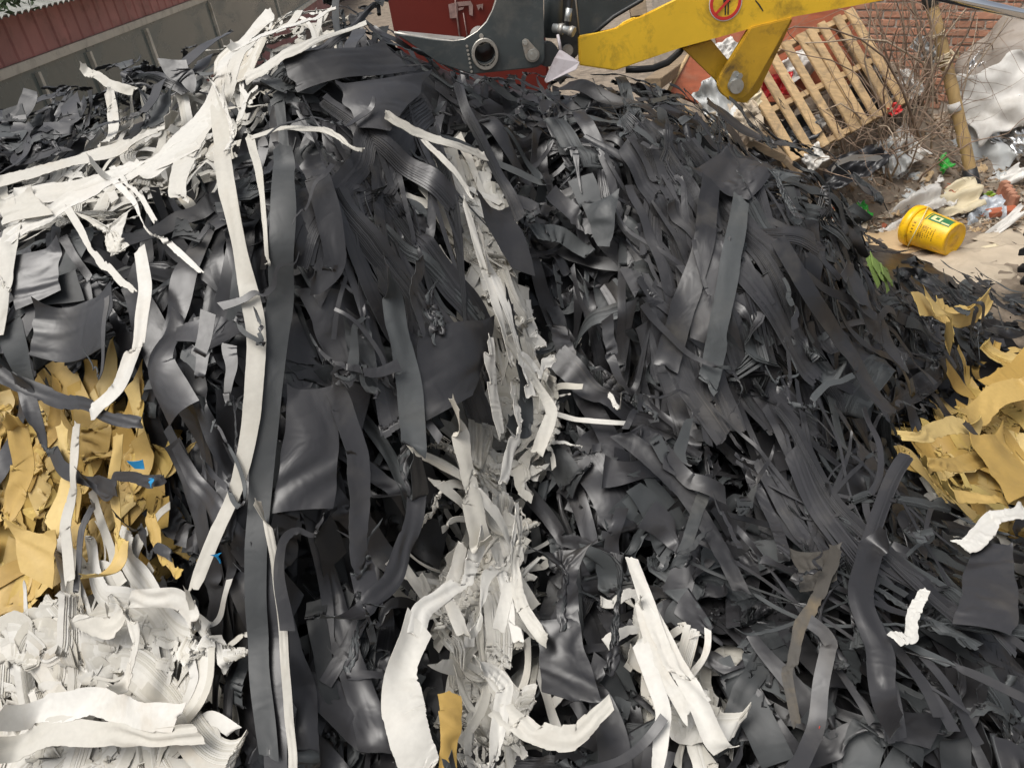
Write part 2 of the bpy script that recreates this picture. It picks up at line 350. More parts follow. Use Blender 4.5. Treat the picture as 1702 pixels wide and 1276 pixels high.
part('back_wall', obox(S((s_beg+s_end)/2, 1.4, -.9), sd*(s_end-s_beg)/2, sn*.04, np.array([0, 0, 1.4]), 0), K['steel2'], shed)
hb_ = part('window_frame', obox(S((s_beg+s_end)/2, zs+.005, 0), sd*(s_end-s_beg)/2, sn*.035, np.array([0, 0, .042]), .004), K['frame'], shed)
part('sill', obox(S((s_beg+s_end)/2, .55, 0), sd*(s_end-s_beg)/2, sn*.035, np.array([0, 0, .05]), .004), K['frame'], shed)
ms = [on_shed(x, y)[0] for x, y in ((-60, 165), (55, 108), (143, 78), (236, 34), (345, 0), (455, -12), (560, -20), (650, -30))]
for i, s_ in enumerate(ms):
    wdt = .045 if i in (3, 5) else .03
    part('mullion', obox(S(s_, (.55+zs-.04)/2+.005, 0), sd*wdt, sn*.03, np.array([0, 0, (zs-.04-.55)/2-.05]), .003), K['frame'], shed)
ed = [s_beg]+ms+[s_end]
for a, b_ in zip(ed[:-1], ed[1:]):
    part('pane', obox(S((a+b_)/2, (.55+zs)/2, -.012+br.uniform(-.006, .006)), sd*(b_-a)/2, sn*.004, np.array([0, 0, (zs-.55)/2]), 0), K['glass'], shed)
sp = .30; k = 0; s_ = s_beg
while s_ < s_end:                                          # standing-seam wall sheets above the windows
    prof = [S(s_, zs+.05, .0), S(s_+.02, zs+.05, .014), S(s_+.04, zs+.05, .0), S(s_+sp, zs+.05, .0), S(s_+sp, zs+.05, -.02), S(s_, zs+.05, -.02)]
    part('wall_panel', extrude(prof, np.array([0, 0, .78]), 0), K['redwall'], shed); s_ += sp+.0015
rz, rz2 = zs+.62, zs+.40
eave = .45
k = 0; s_ = s_beg
while s_ < s_end:                                          # corrugated roof, ridged sheets running out over the eave
    a, b_ = S(s_, zs+.95, -.6), S(s_, on_shed(45, 24, eave)[1]+.012, eave)
    run = b_-a; up_ = np.cross(sd, run); up_ /= np.linalg.norm(up_); up_ *= np.sign(up_[2])
    pr = [a, a+sd*.03+up_*.03, a+sd*.09+up_*.03, a+sd*.12, a+sd*.12-up_*.008, a+sd*.09+up_*.02, a+sd*.03+up_*.02, a-up_*.008]
    part('roof_sheet', extrude(pr, run, 0), K['roof'], shed); s_ += .1215
# leaves of a tree over the eave
def leaf_cloud(name, centre, rad, n, size, mat, seed, flat=.7):
    r = np.random.default_rng(seed); c = np.asarray(centre)+r.normal(0, 1, (n, 3))*np.asarray(rad)*.5
    a = r.normal(0, 1, (n, 3)); a /= np.linalg.norm(a, axis=1, keepdims=True); b_ = np.cross(a, r.normal(0, 1, (n, 3))); b_ /= np.linalg.norm(b_, axis=1, keepdims=True)
    sz = size*r.uniform(.5, 1.3, (n, 1)); nz = np.cross(a, b_)
    V = np.stack([c-a*sz, c+b_*sz*.45+nz*sz*.15, c+a*sz, c-b_*sz*.45+nz*sz*.15], 1).reshape(-1, 3); Q = np.arange(4*n).reshape(n, 4)
    return fast_mesh(name, V, Q, np.zeros(n, int), .5, smooth=False)
tp = at(-190, -60, 5.9); tree = empty('leafy_tree', (tp[0]-.5, tp[1]+.2, 0)); tag(tree, 'green leafy tree reaching over the shed roof', 'tree')
tb = np.array([tp[0]-.5, tp[1]+.2, 0])
part('trunk', tube([tb, tb+[.05, 0, .9], tb+[-.03, .05, 1.7], tb+[.05, .02, 2.5], tb+[.1, 0, 3.1]], [.09, .075, .06, .045, .02], 9), K['bark'], tree)
for q in range(5):
    e = tb+np.array([br.uniform(-.6, .9), br.uniform(-.5, .5), br.uniform(2.2, 3.2)]); part('limb', tube([tb+[0, .03, 1.5+.1*q], (tb+e)/2+[0, 0, .9], e], [.035, .025, .01], 7), K['bark'], tree)
part('crown', leaf_cloud('crown', tb+[-.1, 0, 2.85], (.9, .8, .7), 2200, .045, None, 3), K['tleaf'], tree)
part('crown', leaf_cloud('crown', at(8, -6, 5.95), (.22, .2, .08), 200, .03, None, 4), K['tleaf'], tree)

# ------------------------------------------------------------------ dark red steel tank behind the loader
yt = 5.6; r0, r1 = at(652, 40, yt), at(905, 40, yt)
tank = empty('red_steel_cabin', ((r0[0]+r1[0])/2, yt+.5, 0)); tag(tank, 'dark red painted steel housing with faded white marks behind the loader plate', 'machine housing')
part('body', obox(((r0[0]+r1[0])/2, yt+.51, 1.25), (abs(r1[0]-r0[0])/2, 0, 0), (0, .5, 0), (0, 0, 1.25), .02), K['redp'], tank)
seam = [at(757, -5, yt-.004), at(764, 60, yt-.004)]
part('seam', tube([at(754, -30, yt), at(758, 15, yt), at(767, 85, yt)], .006, 6), K['mark'], tank)
part('seam', tube([at(770, 22, yt), at(778, 70, yt)], .004, 6), K['mark'], tank)
for pts in ([(745, 8), (760, 4), (761, 30), (748, 31)], [(760, 4), (782, 2), (786, 9), (762, 11)], [(779, 9), (786, 9), (786, 27), (780, 25)], [(762, 14), (771, 12), (770, 16), (762, 18)],
            [(792, 9), (803, 7), (802, 17), (799, 12), (795, 18)], [(783, 50), (787, 48), (785, 58)], [(752, -14), (784, -16), (784, -12), (752, -9)]):
    part('faded_mark', extrude([at(x, y, yt-.003) for x, y in pts], np.array([0, .006, 0]), 0), K['mark'], tank)

# ------------------------------------------------------------------ loader: boom, tool plate, rams
yl = 3.3
loader = empty('loader_machine', (at(1500, 60, yl)[0], yl+.3, 0)); tag(loader, 'yellow loader boom with grey steel tool plate over the heap', 'loader')
FR = np.array([0, 1.0, 0])
PX = lambda pts, y: [at(x, yy, y) for x, yy in pts]
boomp = [(962, 61), (1026, 50), (1034, 40), (1054, 30), (1067, 31), (1121, 2), (1190, -30), (1330, -75), (1640, -150), (1660, -70), (1540, -12), (1420, 10), (1320, 28), (1134, 79), (1023, 118), (963, 109)]
part('boom', extrude(PX(boomp, yl), FR*.03, .005), K['yellow'], loader)
part('boom', extrude(PX([(x*1.0, y) for x, y in boomp], yl+.26), FR*.03, .005), K['yellow2'], loader)
part('boom_web', extrude([at(1134, 77, yl+.031), at(1660, -72, yl+.031), at(1660, -72, yl+.031)+FR*.228, at(1134, 77, yl+.031)+FR*.228], np.array([0, 0, .02]), 0), K['yellow2'], loader)
brk = [(1248, 46), (1318, 29), (1262, 148)]
tip = [(1222+28*math.cos(math.radians(a)), 139+28*math.sin(math.radians(a))) for a in range(20, 175, 14)]
part('bracket', extrude(PX(brk[:2]+[(1252, 147)]+tip[1:]+[(1198, 128)], yl-.012), FR*.035, .004), K['yellow2'], loader)
part('bracket', extrude(PX([(1136, 82), (1182, 66), (1217, 108), (1203, 146), (1196, 140)], yl+.06), FR*.03, .004), K['yellow2'], loader)
part('bracket', extrude(PX([(1248, 50), (1318, 33), (1262, 152), (1240, 172), (1212, 168), (1198, 140)], yl+.2), FR*.03, .004), K['yellow2'], loader)
pc = at(1223, 142, yl-.014)
kp = part('pin_keeper', extrude([at(1223+13*math.cos(a), 143+14*math.sin(a), yl-.024) for a in np.linspace(-.3, math.pi+.1, 12)]+[at(1224+5.5*math.cos(a), 124+5.5*math.sin(a), yl-.024) for a in np.linspace(math.pi+.5, 2*math.pi-.1, 7)]+[], FR*.012, .002), K['pin'], loader)
part('pin', disc(at(1223, 143, yl-.024), (0, -1, 0), .030, .014), K['pin'], kp)
part('bolt', disc(at(1229, 126, yl-.024), (0, -1, 0), .012, .012, 6), K['pin'], kp)
part('bracket_pin', tube([at(1223, 143, yl+.022), at(1223, 143, yl+.022)+FR*.2], .03, 16), K['pin'], loader)
part('hose', tube([at(1040, 116, yl+.06), at(1062, 116, yl+.05), at(1085, 114, yl+.05), at(1110, 104, yl+.06), at(1128, 88, yl+.09), at(1140, 72, yl+.12)], .014, 10), K['hose'], loader)
# prohibition sign
sc_ = at(1206, 5, yl-.002); sg = part('warning_sign', disc(at(1206, 5, yl-.0015), (0, -1, 0), .0665, .0015, 40), K['signwht'], loader)
part('sign_ring', disc(at(1206, 5, yl-.0035), (0, -1, 0), .063, .0015, 40, hole=.051), K['signred'], sg)
part('sign_field', disc(at(1206, 5, yl-.003), (0, -1, 0), .051, .001, 40), K['yellow'], sg)
def sgn(pts, d): return extrude([sc_+np.array([x, -d, z]) for x, z in pts], FR*.001, 0)
part('sign_figure', sgn([(-.004, -.044), (.001, -.044), (.002, .0), (.007, .0), (.007, -.044), (.012, -.044), (.013, .028), (-.005, .028)], .0035), K['signblk'], sg)
part('sign_figure', sgn([(-.010, .0), (-.006, .0), (-.005, .027), (-.010, .024)], .0035), K['signblk'], sg); part('sign_figure', sgn([(.014, .0), (.018, .0), (.018, .024), (.013, .027)], .0035), K['signblk'], sg)
part('sign_head', disc(sc_+np.array([.004, -.0035, .037]), (0, -1, 0), .007, .001, 14), K['signblk'], sg)
part('sign_slash', sgn([(-.042, -.030), (-.036, -.038), (.042, .030), (.036, .038)], .0050), K['signred'], sg)
part('paint_scratch', extrude(PX([(1256, 0), (1263, 8), (1269, 18), (1268, 20), (1261, 10), (1255, 2)], yl-.001), FR*.0015, 0), K['signblk'], loader)
# grey tool plate with the round opening
yp = 3.22
platep = [(655, 56), (677, 60), (720, 67), (753, 71), (773, 68), (794, 55), (810, 39), (820, 20), (825, 3), (832, -40), (836, -80), (902, -80), (903, 0), (906, 95), (904, 104), (898, 110), (890, 113), (784, 124), (728, 106), (699, 81)]
tpl = part('tool_plate', extrude(PX(platep, yp), FR*.04, .004), K['steel'], loader)
_cut = link('cut', tube([at(806, 90, yp-.05), at(806, 90, yp-.05)+FR*.15], .0403, 32)); _mod = tpl.modifiers.new('cut', 'BOOLEAN'); _mod.operation = 'DIFFERENCE'; _mod.object = _cut; _mod.solver = 'EXACT'
bpy.context.view_layer.update(); _dg = bpy.context.evaluated_depsgraph_get(); _me = bpy.data.meshes.new_from_object(tpl.evaluated_get(_dg)); tpl.modifiers.clear(); tpl.data = _me
bpy.data.objects.remove(_cut)
part('tool_plate', extrude(PX(platep, yp+.5), FR*.04, .005), K['steel2'], loader)
part('plate_edge', tube(PX([(655, 55), (677, 59), (720, 66), (753, 70), (773, 67), (794, 54), (810, 38), (820, 19), (825, 2), (832, -40)], yp+.02), .0065, 7), K['edge'], loader)
part('floor_plate', extrude([at(660, 57, yp+.045), at(720, 67, yp+.045), at(753, 71, yp+.045), at(773, 68, yp+.045)], FR*.10, 0), K['edge'], loader)
tc_ = at(806, 90, yp-.002)
part('tube_collar', disc(at(806, 90, yp-.004), (0, -1, 0), .052, .014, 32, 1.12, hole=.0405), K['edge'], loader)
part('cross_tube', tube([at(806, 90, yp-.015), at(806, 90, yp-.015)+FR*.5], .0400, 24, caps=False), K['edge'], loader)
kp2 = part('pin_keeper', extrude([at(885+12*math.cos(a), 92+12*math.sin(a), yp-.014) for a in np.linspace(-.5, math.pi-.2, 12)]+[at(874+6*math.cos(a), 71+6*math.sin(a), yp-.014) for a in np.linspace(math.pi-.2, 2*math.pi-.5, 8)], FR*.012, .002), K['edge'], loader)
part('pin', disc(at(885, 91, yp-.015), (0, -1, 0), .020, .010, 24), K['pin'], kp2); part('grease_nipple', disc(at(885, 91, yp-.026), (0, -1, 0), .006, .008, 10), K['pin'], kp2); part('bolt', disc(at(873, 71, yp-.015), (0, -1, 0), .009, .010, 6), K['pin'], kp2)
part('bolt', disc(at(800, 60, yp-.001), (0, -1, 0), .0085, .012, 8), K['edge'], loader)
for q in range(14):                                        # weld beads round the opening and along the joint
    a = br.uniform(0, 6.3); part('weld_bead', disc(at(806+19*math.cos(a), 90+21*math.sin(a), yp-.003), (0, -1, 0), br.uniform(.004, .008), .006, 8), K['edge'], loader)
for q in range(7): part('weld_bead', disc(at(776+q*1.3, 77+q*7, yp-.002), (0, -1, 0), .005, .005, 8), K['edge'], loader)
# ram and fittings between plate and boom
part('ram_barrel', tube([at(921, -60, yp+.10), at(919, 62, yp+.10)], .037, 20), K['steel'], loader)
part('ram_eye', disc(at(908, 88, yp+.07), (0, -1, 0), .045, .06, 24), K['steel2'], loader)
part('link_plate', extrude(PX([(936, -60), (957, -60), (964, 60), (962, 90), (952, 102), (938, 104), (930, 92), (928, 60)], yp+.14), FR*.03, .004), K['steel2'], loader)
part('link_pin', disc(at(943, 83, yp+.13), (0, -1, 0), .022, .02, 18), K['edge'], loader)
fit = part('hydraulic_fitting', tube([at(920, 47, yp+.02), at(934, 48, yp+.0), at(952, 53, yp-.02)], [.017, .017, .015], 12), K['pin'], loader)
part('fitting_nut', tube([at(930, 48, yp+.004), at(937, 49, yp-.006)], .021, 6), K['edge'], fit); part('fitting_cap', tube([at(947, 51, yp-.014), at(954, 54, yp-.024)], .020, 6), K['edge'], fit)
part('hose_ferrule', tube([at(946, 14, yp+.0), at(943, 36, yp-.004)], .013, 12), K['pin'], loader); part('hose', tube([at(952, -60, yp), at(948, -10, yp), at(946, 15, yp), at(942, 46, yp-.006)], .0105, 10), K['hose'], loader)
part('bucket_back', extrude(PX([(958, -70), (1120, -70), (1066, 0), (1020, 27), (984, 58), (962, 60)], yp+.62), FR*.04, .004), K['steel'], loader)
part('plate_edge', tube(PX([(951, -50), (963, 61)], yp+.139), .004, 6), K['edge'], loader)
part('plate_edge', tube(PX([(1120, -70), (1066, 1), (1020, 28), (984, 58)], yp+.62), .010, 6), K['steel2'], loader)
# chromed ram rod
part('ram_rod', tube([at(1470, -28, yl-.1), at(1830, 54, yl-.1)], .020, 24), K['chrome'], loader)
# front wheel just reaching into view
wc = at(1784, 462, 3.75); wc[2] = max(wc[2], .36)
wh = part('wheel', tube([wc+[-.0, .0, 0], wc+[.02, 0, 0]], .05, 12), K['steel2'], loader)
ang = math.radians(25); wx = np.array([math.cos(ang), math.sin(ang), 0]); wa = np.array([-math.sin(ang), math.cos(ang), 0])
bm = bmesh.new(); rings = []
prof = [(.24, -.11), (.33, -.125), (.365, -.10), (.375, 0), (.365, .10), (.33, .125), (.24, .11)]
for t in np.linspace(0, 2*math.pi, 48, endpoint=False):
    rings.append([bm.verts.new(wc + r_*(math.cos(t)*wx+math.sin(t)*np.array([0, 0, 1.0])) + wa*o_) for r_, o_ in prof])
for i in range(48):
    for k in range(len(prof)-1): bm.faces.new((rings[i][k], rings[(i+1) % 48][k], rings[(i+1) % 48][k+1], rings[i][k+1]))
ty = part('tyre', bm_mesh(bm, 'tyre', True), K['rubber'], wh)
for i in range(22):
    t = i*2*math.pi/22; rd = math.cos(t)*wx+math.sin(t)*np.array([0, 0, 1.0]); tg = -math.sin(t)*wx+math.cos(t)*np.array([0, 0, 1.0])
    for sd_ in (-1, 1):
        part('tread_lug', obox(wc+rd*.382+wa*sd_*.06+tg*sd_*.02, tg*.020, wa*.055+tg*.02*sd_, rd*.022, .004), K['rubber'], wh)
part('rim', disc(wc-wa*.09, -wa, .25, .05, 32, hole=.10), K['yellow2'], wh)
# bent pale steel flap hanging from the linkage
fl = empty('bent_steel_flap', at(934, 110, 3.12)); tag(fl, 'pale dusty bent steel flap hanging beside the yellow boom', 'metal flap')
part('flap', extrude([at(931, 82, 3.14), at(964, 104, 3.12), at(958, 116, 3.10), at(908, 139, 3.06), at(905, 134, 3.06), at(922, 96, 3.10)], FR*.006, .002), K['lilac'], fl)
part('stem', tube([at(927, 58, 3.16), at(930, 72, 3.15), at(932, 84, 3.142)], .006, 7), K['lilac'], fl)

# ------------------------------------------------------------------ pallet leaning on the rubbish
c0, c1, c2 = at(1509, 172, 5.35), at(1316, 272, 4.95), at(1412, 18, 5.75)
ex = c1-c0; Wp = np.linalg.norm(ex); ex /= Wp; ey = c2-c0; ey -= ex*(ey@ex); Lp = np.linalg.norm(ey); ey /= Lp; ez = np.cross(ex, ey); ez *= np.sign((CPOS-c0)@ez)
pal = empty('wooden_pallet', (c0+c1)/2); tag(pal, 'pale wooden pallet leaning on the rubbish under the boom', 'pallet')
PL = lambda a, b_, h: c0 + ex*a*Wp + ey*b_*Lp + ez*h
for i, (a, wf) in enumerate(((.035, .036), (.15, .031), (.275, .030), (.385, .032), (.465, .038), (.60, .030), (.72, .031), (.845, .030), (.96, .036))):
    part('slat', obox(PL(a+br.uniform(-.006, .006), .5+br.uniform(-.012, .012), .009), ey*Lp*.5, ex*Wp*wf, ez*.010, .003), K['wood'], pal)
for b_ in (.035, .5, .965): part('stringer', obox(PL(.5, b_, -.045), ex*Wp*.5, ey*.020, ez*.042, .003), K['wood'], pal)
for a in (.06, .94): part('bottom_board', obox(PL(a, .5, -.10), ey*Lp*.5, ex*Wp*.045, ez*.010, .003), K['woodg'], pal)
# red boards behind the pallet and loose timber left of it
def board(name, lab, cat, pts, thick, mat, grp=None, edge=None):
    o = empty(name, np.mean(pts, 0)); tag(o, lab, cat, grp); nrm = np.cross(pts[1]-pts[0], pts[2]-pts[0]); nrm /= np.linalg.norm(nrm); nrm *= -np.sign((CPOS-pts[0])@nrm)
    part('panel', extrude(pts, nrm*thick, .002), mat, o)
    if edge is not None: part('edge_strip', tube(edge, .012, 6), K['wood'], o)
    return o
A5 = lambda L: [at(*q) for q in L]
board('red_board', 'red stained board standing behind the pallet slats', 'board', A5([(1180, 20, 5.9), (1420, 5, 6.0), (1460, 170, 5.75), (1215, 170, 5.6)]), .02, K['redw'])
board('plywood_panel', 'orange plywood panel with a pale edge under the boom bracket', 'board', A5([(1150, 88, 5.0), (1225, 110, 5.0), (1160, 172, 4.8), (1112, 152, 4.8)]), .02, K['redw'], edge=A5([(1144, 92, 4.99), (1111, 152, 4.78)]))
def timber(lab, p0, p1, r, mat, name='timber_beam'):
    d = p1-p0; L = np.linalg.norm(d); d /= L; s_ = np.cross(d, [0, 0, 1.0]); s_ /= np.linalg.norm(s_); u = np.cross(s_, d)
    o = part(name, obox(p1*0, d*L/2, s_*r, u*r*.6, .003), mat); o.location = (p0+p1)/2; tag(o, lab, 'timber', 'loose timber by the pallet'); return o
timber('weathered timber end under the black hose', at(1085, 140, 4.6), at(1140, 100, 5.2), .05, K['woodg'])
timber('pale timber below the plywood panel', at(1105, 155, 4.7), at(1180, 215, 4.6), .022, K['wood'])
timber('dark timber under the low corner of the pallet', at(1240, 235, 4.75), at(1300, 262, 4.75), .04, K['woodg'])
timber('second timber under the low corner of the pallet, deeper in shade', at(1255, 215, 5.0), at(1330, 290, 4.85), .03, K['woodg'])
timber('grey timber above the plywood panel', at(1040, 60, 5.4), at(1140, 20, 5.6), .04, K['woodg'])
timber('upright weathered post end behind the boom', at(1062, 30, 5.2), at(1056, -20, 5.3), .05, K['woodg'])

# ------------------------------------------------------------------ litter, each piece its own
vw = lambda p: (CPOS-p)/np.linalg.norm(CPOS-p)
def scrap(name, lab, cat, px, py, hx, hy, mat, y=None, amp=.25, tilt=.5, rough=.7, seed=0, rot=0.0, grp=None, bend=0, n=22):
    """crumpled piece, half size hx,hy in photo pixels, tilted between lying flat and facing the viewer"""
    p = on_bank(px, py) if y is None else at(px, py, y)
    k = np.linalg.norm(CPOS-p)/FPX; hx, hy = hx*k, hy*k
    nz = np.array([0, 0, 1.0])*(1-tilt) + vw(p)*tilt; nz /= np.linalg.norm(nz); a = np.cross([0, 1.0, .2], nz); a /= np.linalg.norm(a); b_ = np.cross(nz, a)
    a2 = a*math.cos(rot)+b_*math.sin(rot); b2 = -a*math.sin(rot)+b_*math.cos(rot)
    hy2 = hy/max(.35, abs(nz@vw(p)))
    amp = amp*.62 if amp > .25 else amp
    me = crumple((0, 0, 0), a2*hx, b2*hy2, n=n, m=max(7, n*4//5), amp=amp*min(hx, hy2), rough=rough, seed=seed, bend=bend)
    o = link(name, me, None, [mat]); o.location = p + nz*amp*min(hx, hy2)*.9; tag(o, lab, cat, grp); return o
scrap('green_plastic_bag', 'crushed bright green plastic bag by the edge of the black slope', 'plastic bag', 1425, 358, 17, 12, K['green'], amp=.6, seed=1)
scrap('white_sack', 'crushed dirty white sack left of the cream cloth', 'sack', 1500, 352, 52, 20, K['white'], amp=.5, seed=2, rot=.2, n=30)
scrap('cream_cloth', 'cream cloth lying behind the yellow bucket', 'cloth', 1570, 340, 46, 20, K['cream'], amp=.22, seed=3, rough=.5, rot=-.1)
scrap('clear_plastic_bag', 'crumpled clear plastic bag right of the cream cloth', 'plastic bag', 1634, 358, 26, 20, K['clear'], amp=.5, seed=4, rot=-.3)
scrap('cardboard_sheet', 'tan cardboard sheet lying under the yellow bucket', 'cardboard', 1478, 402, 58, 20, K['card'], amp=.06, tilt=.05, rough=.4, seed=5, rot=-.05)
for i, (x, y, hx, hy, ro, m_) in enumerate(((1640, 440, 75, 22, -.1, 'card2'), (1655, 412, 60, 12, .25, 'card2'), (1600, 455, 60, 14, -.2, 'card2'), (1700, 400, 40, 16, .3, 'card2'))):
    scrap('cardboard_sheet', ['largest flattened pale cardboard sheet right of the bucket', 'long pale cardboard strip behind the largest sheet', 'pale cardboard sheet tucked under black strips', 'pale cardboard flap beside the white cloth strip'][i], 'cardboard', x, y, hx, hy, K[m_], amp=.04, tilt=.03, rough=.4, seed=6+i, rot=ro, grp='cardboard on the ground')
scrap('torn_paper', 'pale paper piece on the cardboard right of the bucket', 'paper', 1640, 420, 30, 7, K['cream'], amp=.05, tilt=.05, rough=.4, seed=12, rot=.15)
scrap('white_cloth_strip', 'long white cloth strip trailing right of the bucket', 'cloth', 1650, 388, 52, 6, K['white'], amp=.5, seed=13, rot=.3, rough=.5)
scrap('grey_rag', 'pale grey rag caught in the dead shrub', 'rag', 1500, 250, 22, 28, K['white'], y=5.25, amp=.35, tilt=.9, seed=14)
scrap('grey_rag', 'greyish torn sheet low in the dead shrub', 'rag', 1480, 262, 18, 26, K['greyp'], y=5.2, amp=.4, tilt=.9, seed=15)
scrap('grey_rag', 'dusty rag hanging high in the dead shrub beside the bamboo', 'rag', 1540, 85, 10, 22, K['greyp'], y=5.75, amp=.5, tilt=.9, seed=16)
scrap('white_rag', 'white rag below the low corner of the pallet', 'rag', 1352, 262, 16, 16, K['white'], y=5.0, amp=.4, tilt=.9, seed=17)
scrap('black_bag', 'black plastic bag under the torn white strip', 'plastic bag', 1420, 280, 44, 20, K['black'], y=5.0, amp=.5, tilt=.6, seed=18)
scrap('black_bag', 'black bag in the shade under the pallet', 'plastic bag', 1300, 235, 50, 22, K['black'], y=5.2, amp=.5, tilt=.6, seed=19)
scrap('black_bag', 'black bag between the slats and the red board', 'plastic bag', 1400, 160, 60, 40, K['black'], y=5.75, amp=.3, tilt=.6, seed=20)
scrap('red_bag', 'red plastic bag seen between pallet slats', 'plastic bag', 1290, 143, 22, 16, K['red'], y=5.45, amp=.5, tilt=.8, seed=21, rot=-.5)
scrap('red_bag', 'small red plastic scrap at the right pallet corner', 'plastic bag', 1487, 183, 8, 8, K['red'], y=5.28, amp=.6, tilt=.8, seed=22)
scrap('white_paper', 'white paper bundle behind the pallet slats', 'paper', 1325, 112, 26, 18, K['white'], y=5.75, amp=.4, tilt=.8, seed=23)
scrap('white_paper', 'white paper scrap left of the pallet top', 'paper', 1205, 85, 18, 14, K['white'], y=5.2, amp=.4, tilt=.8, seed=24)
scrap('white_paper', 'white paper and cup at the right pallet corner', 'paper', 1512, 140, 12, 20, K['white'], y=5.5, amp=.6, tilt=.8, seed=25)
scrap('white_paper', 'white paper scrap low between the pallet slats', 'paper', 1358, 205, 9, 10, K['white'], y=5.35, amp=.6, tilt=.8, seed=26)
scrap('grey_cloth', 'grey torn cloth hanging left of the boom bracket', 'cloth', 1190, 172, 22, 34, K['greyp'], y=4.7, amp=.25, tilt=.9, seed=27, rough=.6)
scrap('torn_cardboard', 'torn tan cardboard hanging below the boom bracket', 'cardboard', 1215, 195, 30, 26, K['card2'], y=4.65, amp=.4, tilt=.8, seed=28, rot=.4)
scrap('torn_cardboard', 'second torn cardboard flap beside the pallet corner', 'cardboard', 1248, 200, 16, 26, K['card2'], y=4.75, amp=.4, tilt=.8, seed=29)
scrap('torn_cardboard', 'pale cardboard under the boom pin', 'cardboard', 1235, 172, 26, 14, K['cream'], y=4.9, amp=.4, tilt=.8, seed=30)
scrap('green_bottle', 'crushed green plastic bottle at the shrub foot', 'bottle', 1563, 276, 14, 11, K['green'], amp=.6, seed=31, tilt=.8)
scrap('lime_bag', 'small lime plastic scrap beside the bamboo foot', 'plastic bag', 1638, 333, 12, 8, K['lime'], amp=.6, seed=32, tilt=.7)
scrap('silver_foil', 'crumpled silver foil sheet at the foot of the bale', 'foil', 1690, 275, 36, 26, K['foil'], y=5.55, amp=.5, seed=33, tilt=.8, n=34)
scrap('silver_foil', 'silver foil hanging over the bale side', 'foil', 1690, 215, 28, 36, K['foil'], y=5.5, amp=.35, seed=34, tilt=.9, n=34)
scrap('silver_foil', 'thin silver foil along the top of the bale', 'foil', 1655, 82, 40, 9, K['foil'], y=6.15, amp=.8, seed=35, tilt=.6, rot=.25, n=30)
scrap('white_tarp', 'large dirty white cloth draped over the bale', 'cloth', 1662, 165, 42, 46, K['white'], y=5.6, amp=.12, seed=36, tilt=.8, rough=.3, rot=-.35, n=30)
scrap('grey_plastic_sheet', 'smooth grey plastic sheet beside the bamboo pole', 'plastic sheet', 1618, 262, 36, 36, K['greyp'], y=5.55, amp=.10, seed=37, tilt=.85, rough=.3, n=30)
scrap('white_plastic', 'white plastic piece between the foil and the bricks', 'plastic sheet', 1665, 303, 30, 10, K['white'], amp=.4, seed=38, tilt=.6, rough=.5)
for i in range(70):
    x, y = br.uniform(1390, 1660), br.uniform(255, 395)
    if i > 52: x, y = br.uniform(1380, 1440), br.uniform(330, 385)
    scrap('litter_scrap', 'small torn scrap of paper or plastic on the rubbish bank', 'litter', x, y, br.uniform(4, 11), br.uniform(3, 8), K[br.choice(['white', 'card', 'greyp', 'card2', 'redw'])], amp=.6, seed=60+i, rot=br.uniform(0, 3), grp='small litter scraps on the bank', n=9)
# torn white strip arching over the rubbish
ar = empty('torn_white_strip', at(1430, 270, 4.95)); tag(ar, 'torn white plastic strip arching over the black bag', 'plastic strip')
pth = A5([(1382, 285, 4.9), (1392, 272, 4.9), (1415, 263, 4.92), (1440, 262, 4.94), (1462, 264, 4.95), (1477, 276, 4.93), (1472, 298, 4.9)])
V = []
for i, p in enumerate(pth): V += [p+[0, 0, .022], p-[0, -.01, .022]]
part('strip', fast_mesh('strip', np.array(V), np.array([[2*i, 2*i+1, 2*i+3, 2*i+2] for i in range(len(pth)-1)]), np.zeros(len(pth)-1, int), .5), K['white'], ar)
# bale
bc = at(1712, 200, 6.15); bc[2] = .52
bm = bmesh.new(); bmesh.ops.create_icosphere(bm, subdivisions=5, radius=1)
for v in bm.verts:
    d = np.array(v.co); d = np.sign(d)*np.abs(d)**.75; wv = .06*math.sin(5*d[0]+3*d[2])+.04*math.sin(9*d[2]-4*d[1])+.02*math.sin(17*d[0]+11*d[1])
    v.co = Vector(d*np.array([.58, .42, .50])*(1+wv))
o = link('wrapped_bale', bm_mesh(bm, 'bale', True), None, [K['sackb']]); o.location = bc; tag(o, 'big brown-grey wrapped bale by the brick wall', 'bale')
# bamboo pole
b0, b1 = on_bank(1622, 326), at(1540, -20, 5.55); dv = (b1-b0)/np.linalg.norm(b1-b0); Lb = np.linalg.norm(b1-b0)
bam = empty('bamboo_pole', b0); tag(bam, 'leaning bamboo pole lashed with pale rope, black sleeve at its foot', 'pole')
zsb = np.linspace(-.08, Lb+.5, 46); nodes = [.42, .80, 1.18, 1.55]
part('cane', tube([b0+dv*t+np.array([.012*math.sin(2*t), 0, 0]) for t in zsb], [.040+.006*sum(math.exp(-((t-q)/.018)**2) for q in nodes) for t in zsb], 16), K['bamboo'], bam)
part('sleeve', tube([b0+dv*t for t in (-.05, .05, .12, .205)], [.050, .049, .050, .047], 14), K['hose'], bam)
part('sleeve', tube([b0+dv*t for t in (Lb-.13, Lb, Lb+.2)], [.046, .047, .047], 14), K['steel'], bam)
part('tape', tube([b0+dv*t for t in (.62, .68)], [.0435, .0435], 14), K['white'], bam)
def lash(t0, turns, spread, r=.048):
    a = np.cross(dv, [0, 1.0, 0]); a /= np.linalg.norm(a); b_ = np.cross(dv, a)
    q = np.linspace(0, turns*2*math.pi, int(turns*16)); return [b0+dv*(t0+spread*math.sin(x*.37)) + r*(math.cos(x)*a+math.sin(x)*b_) for x in q]
part('rope', tube(lash(.985, 5, .03), .0065, 6), K['rope'], bam); part('rope', tube(lash(1.14, 1.6, .03), .0055, 6), K['rope'], bam)
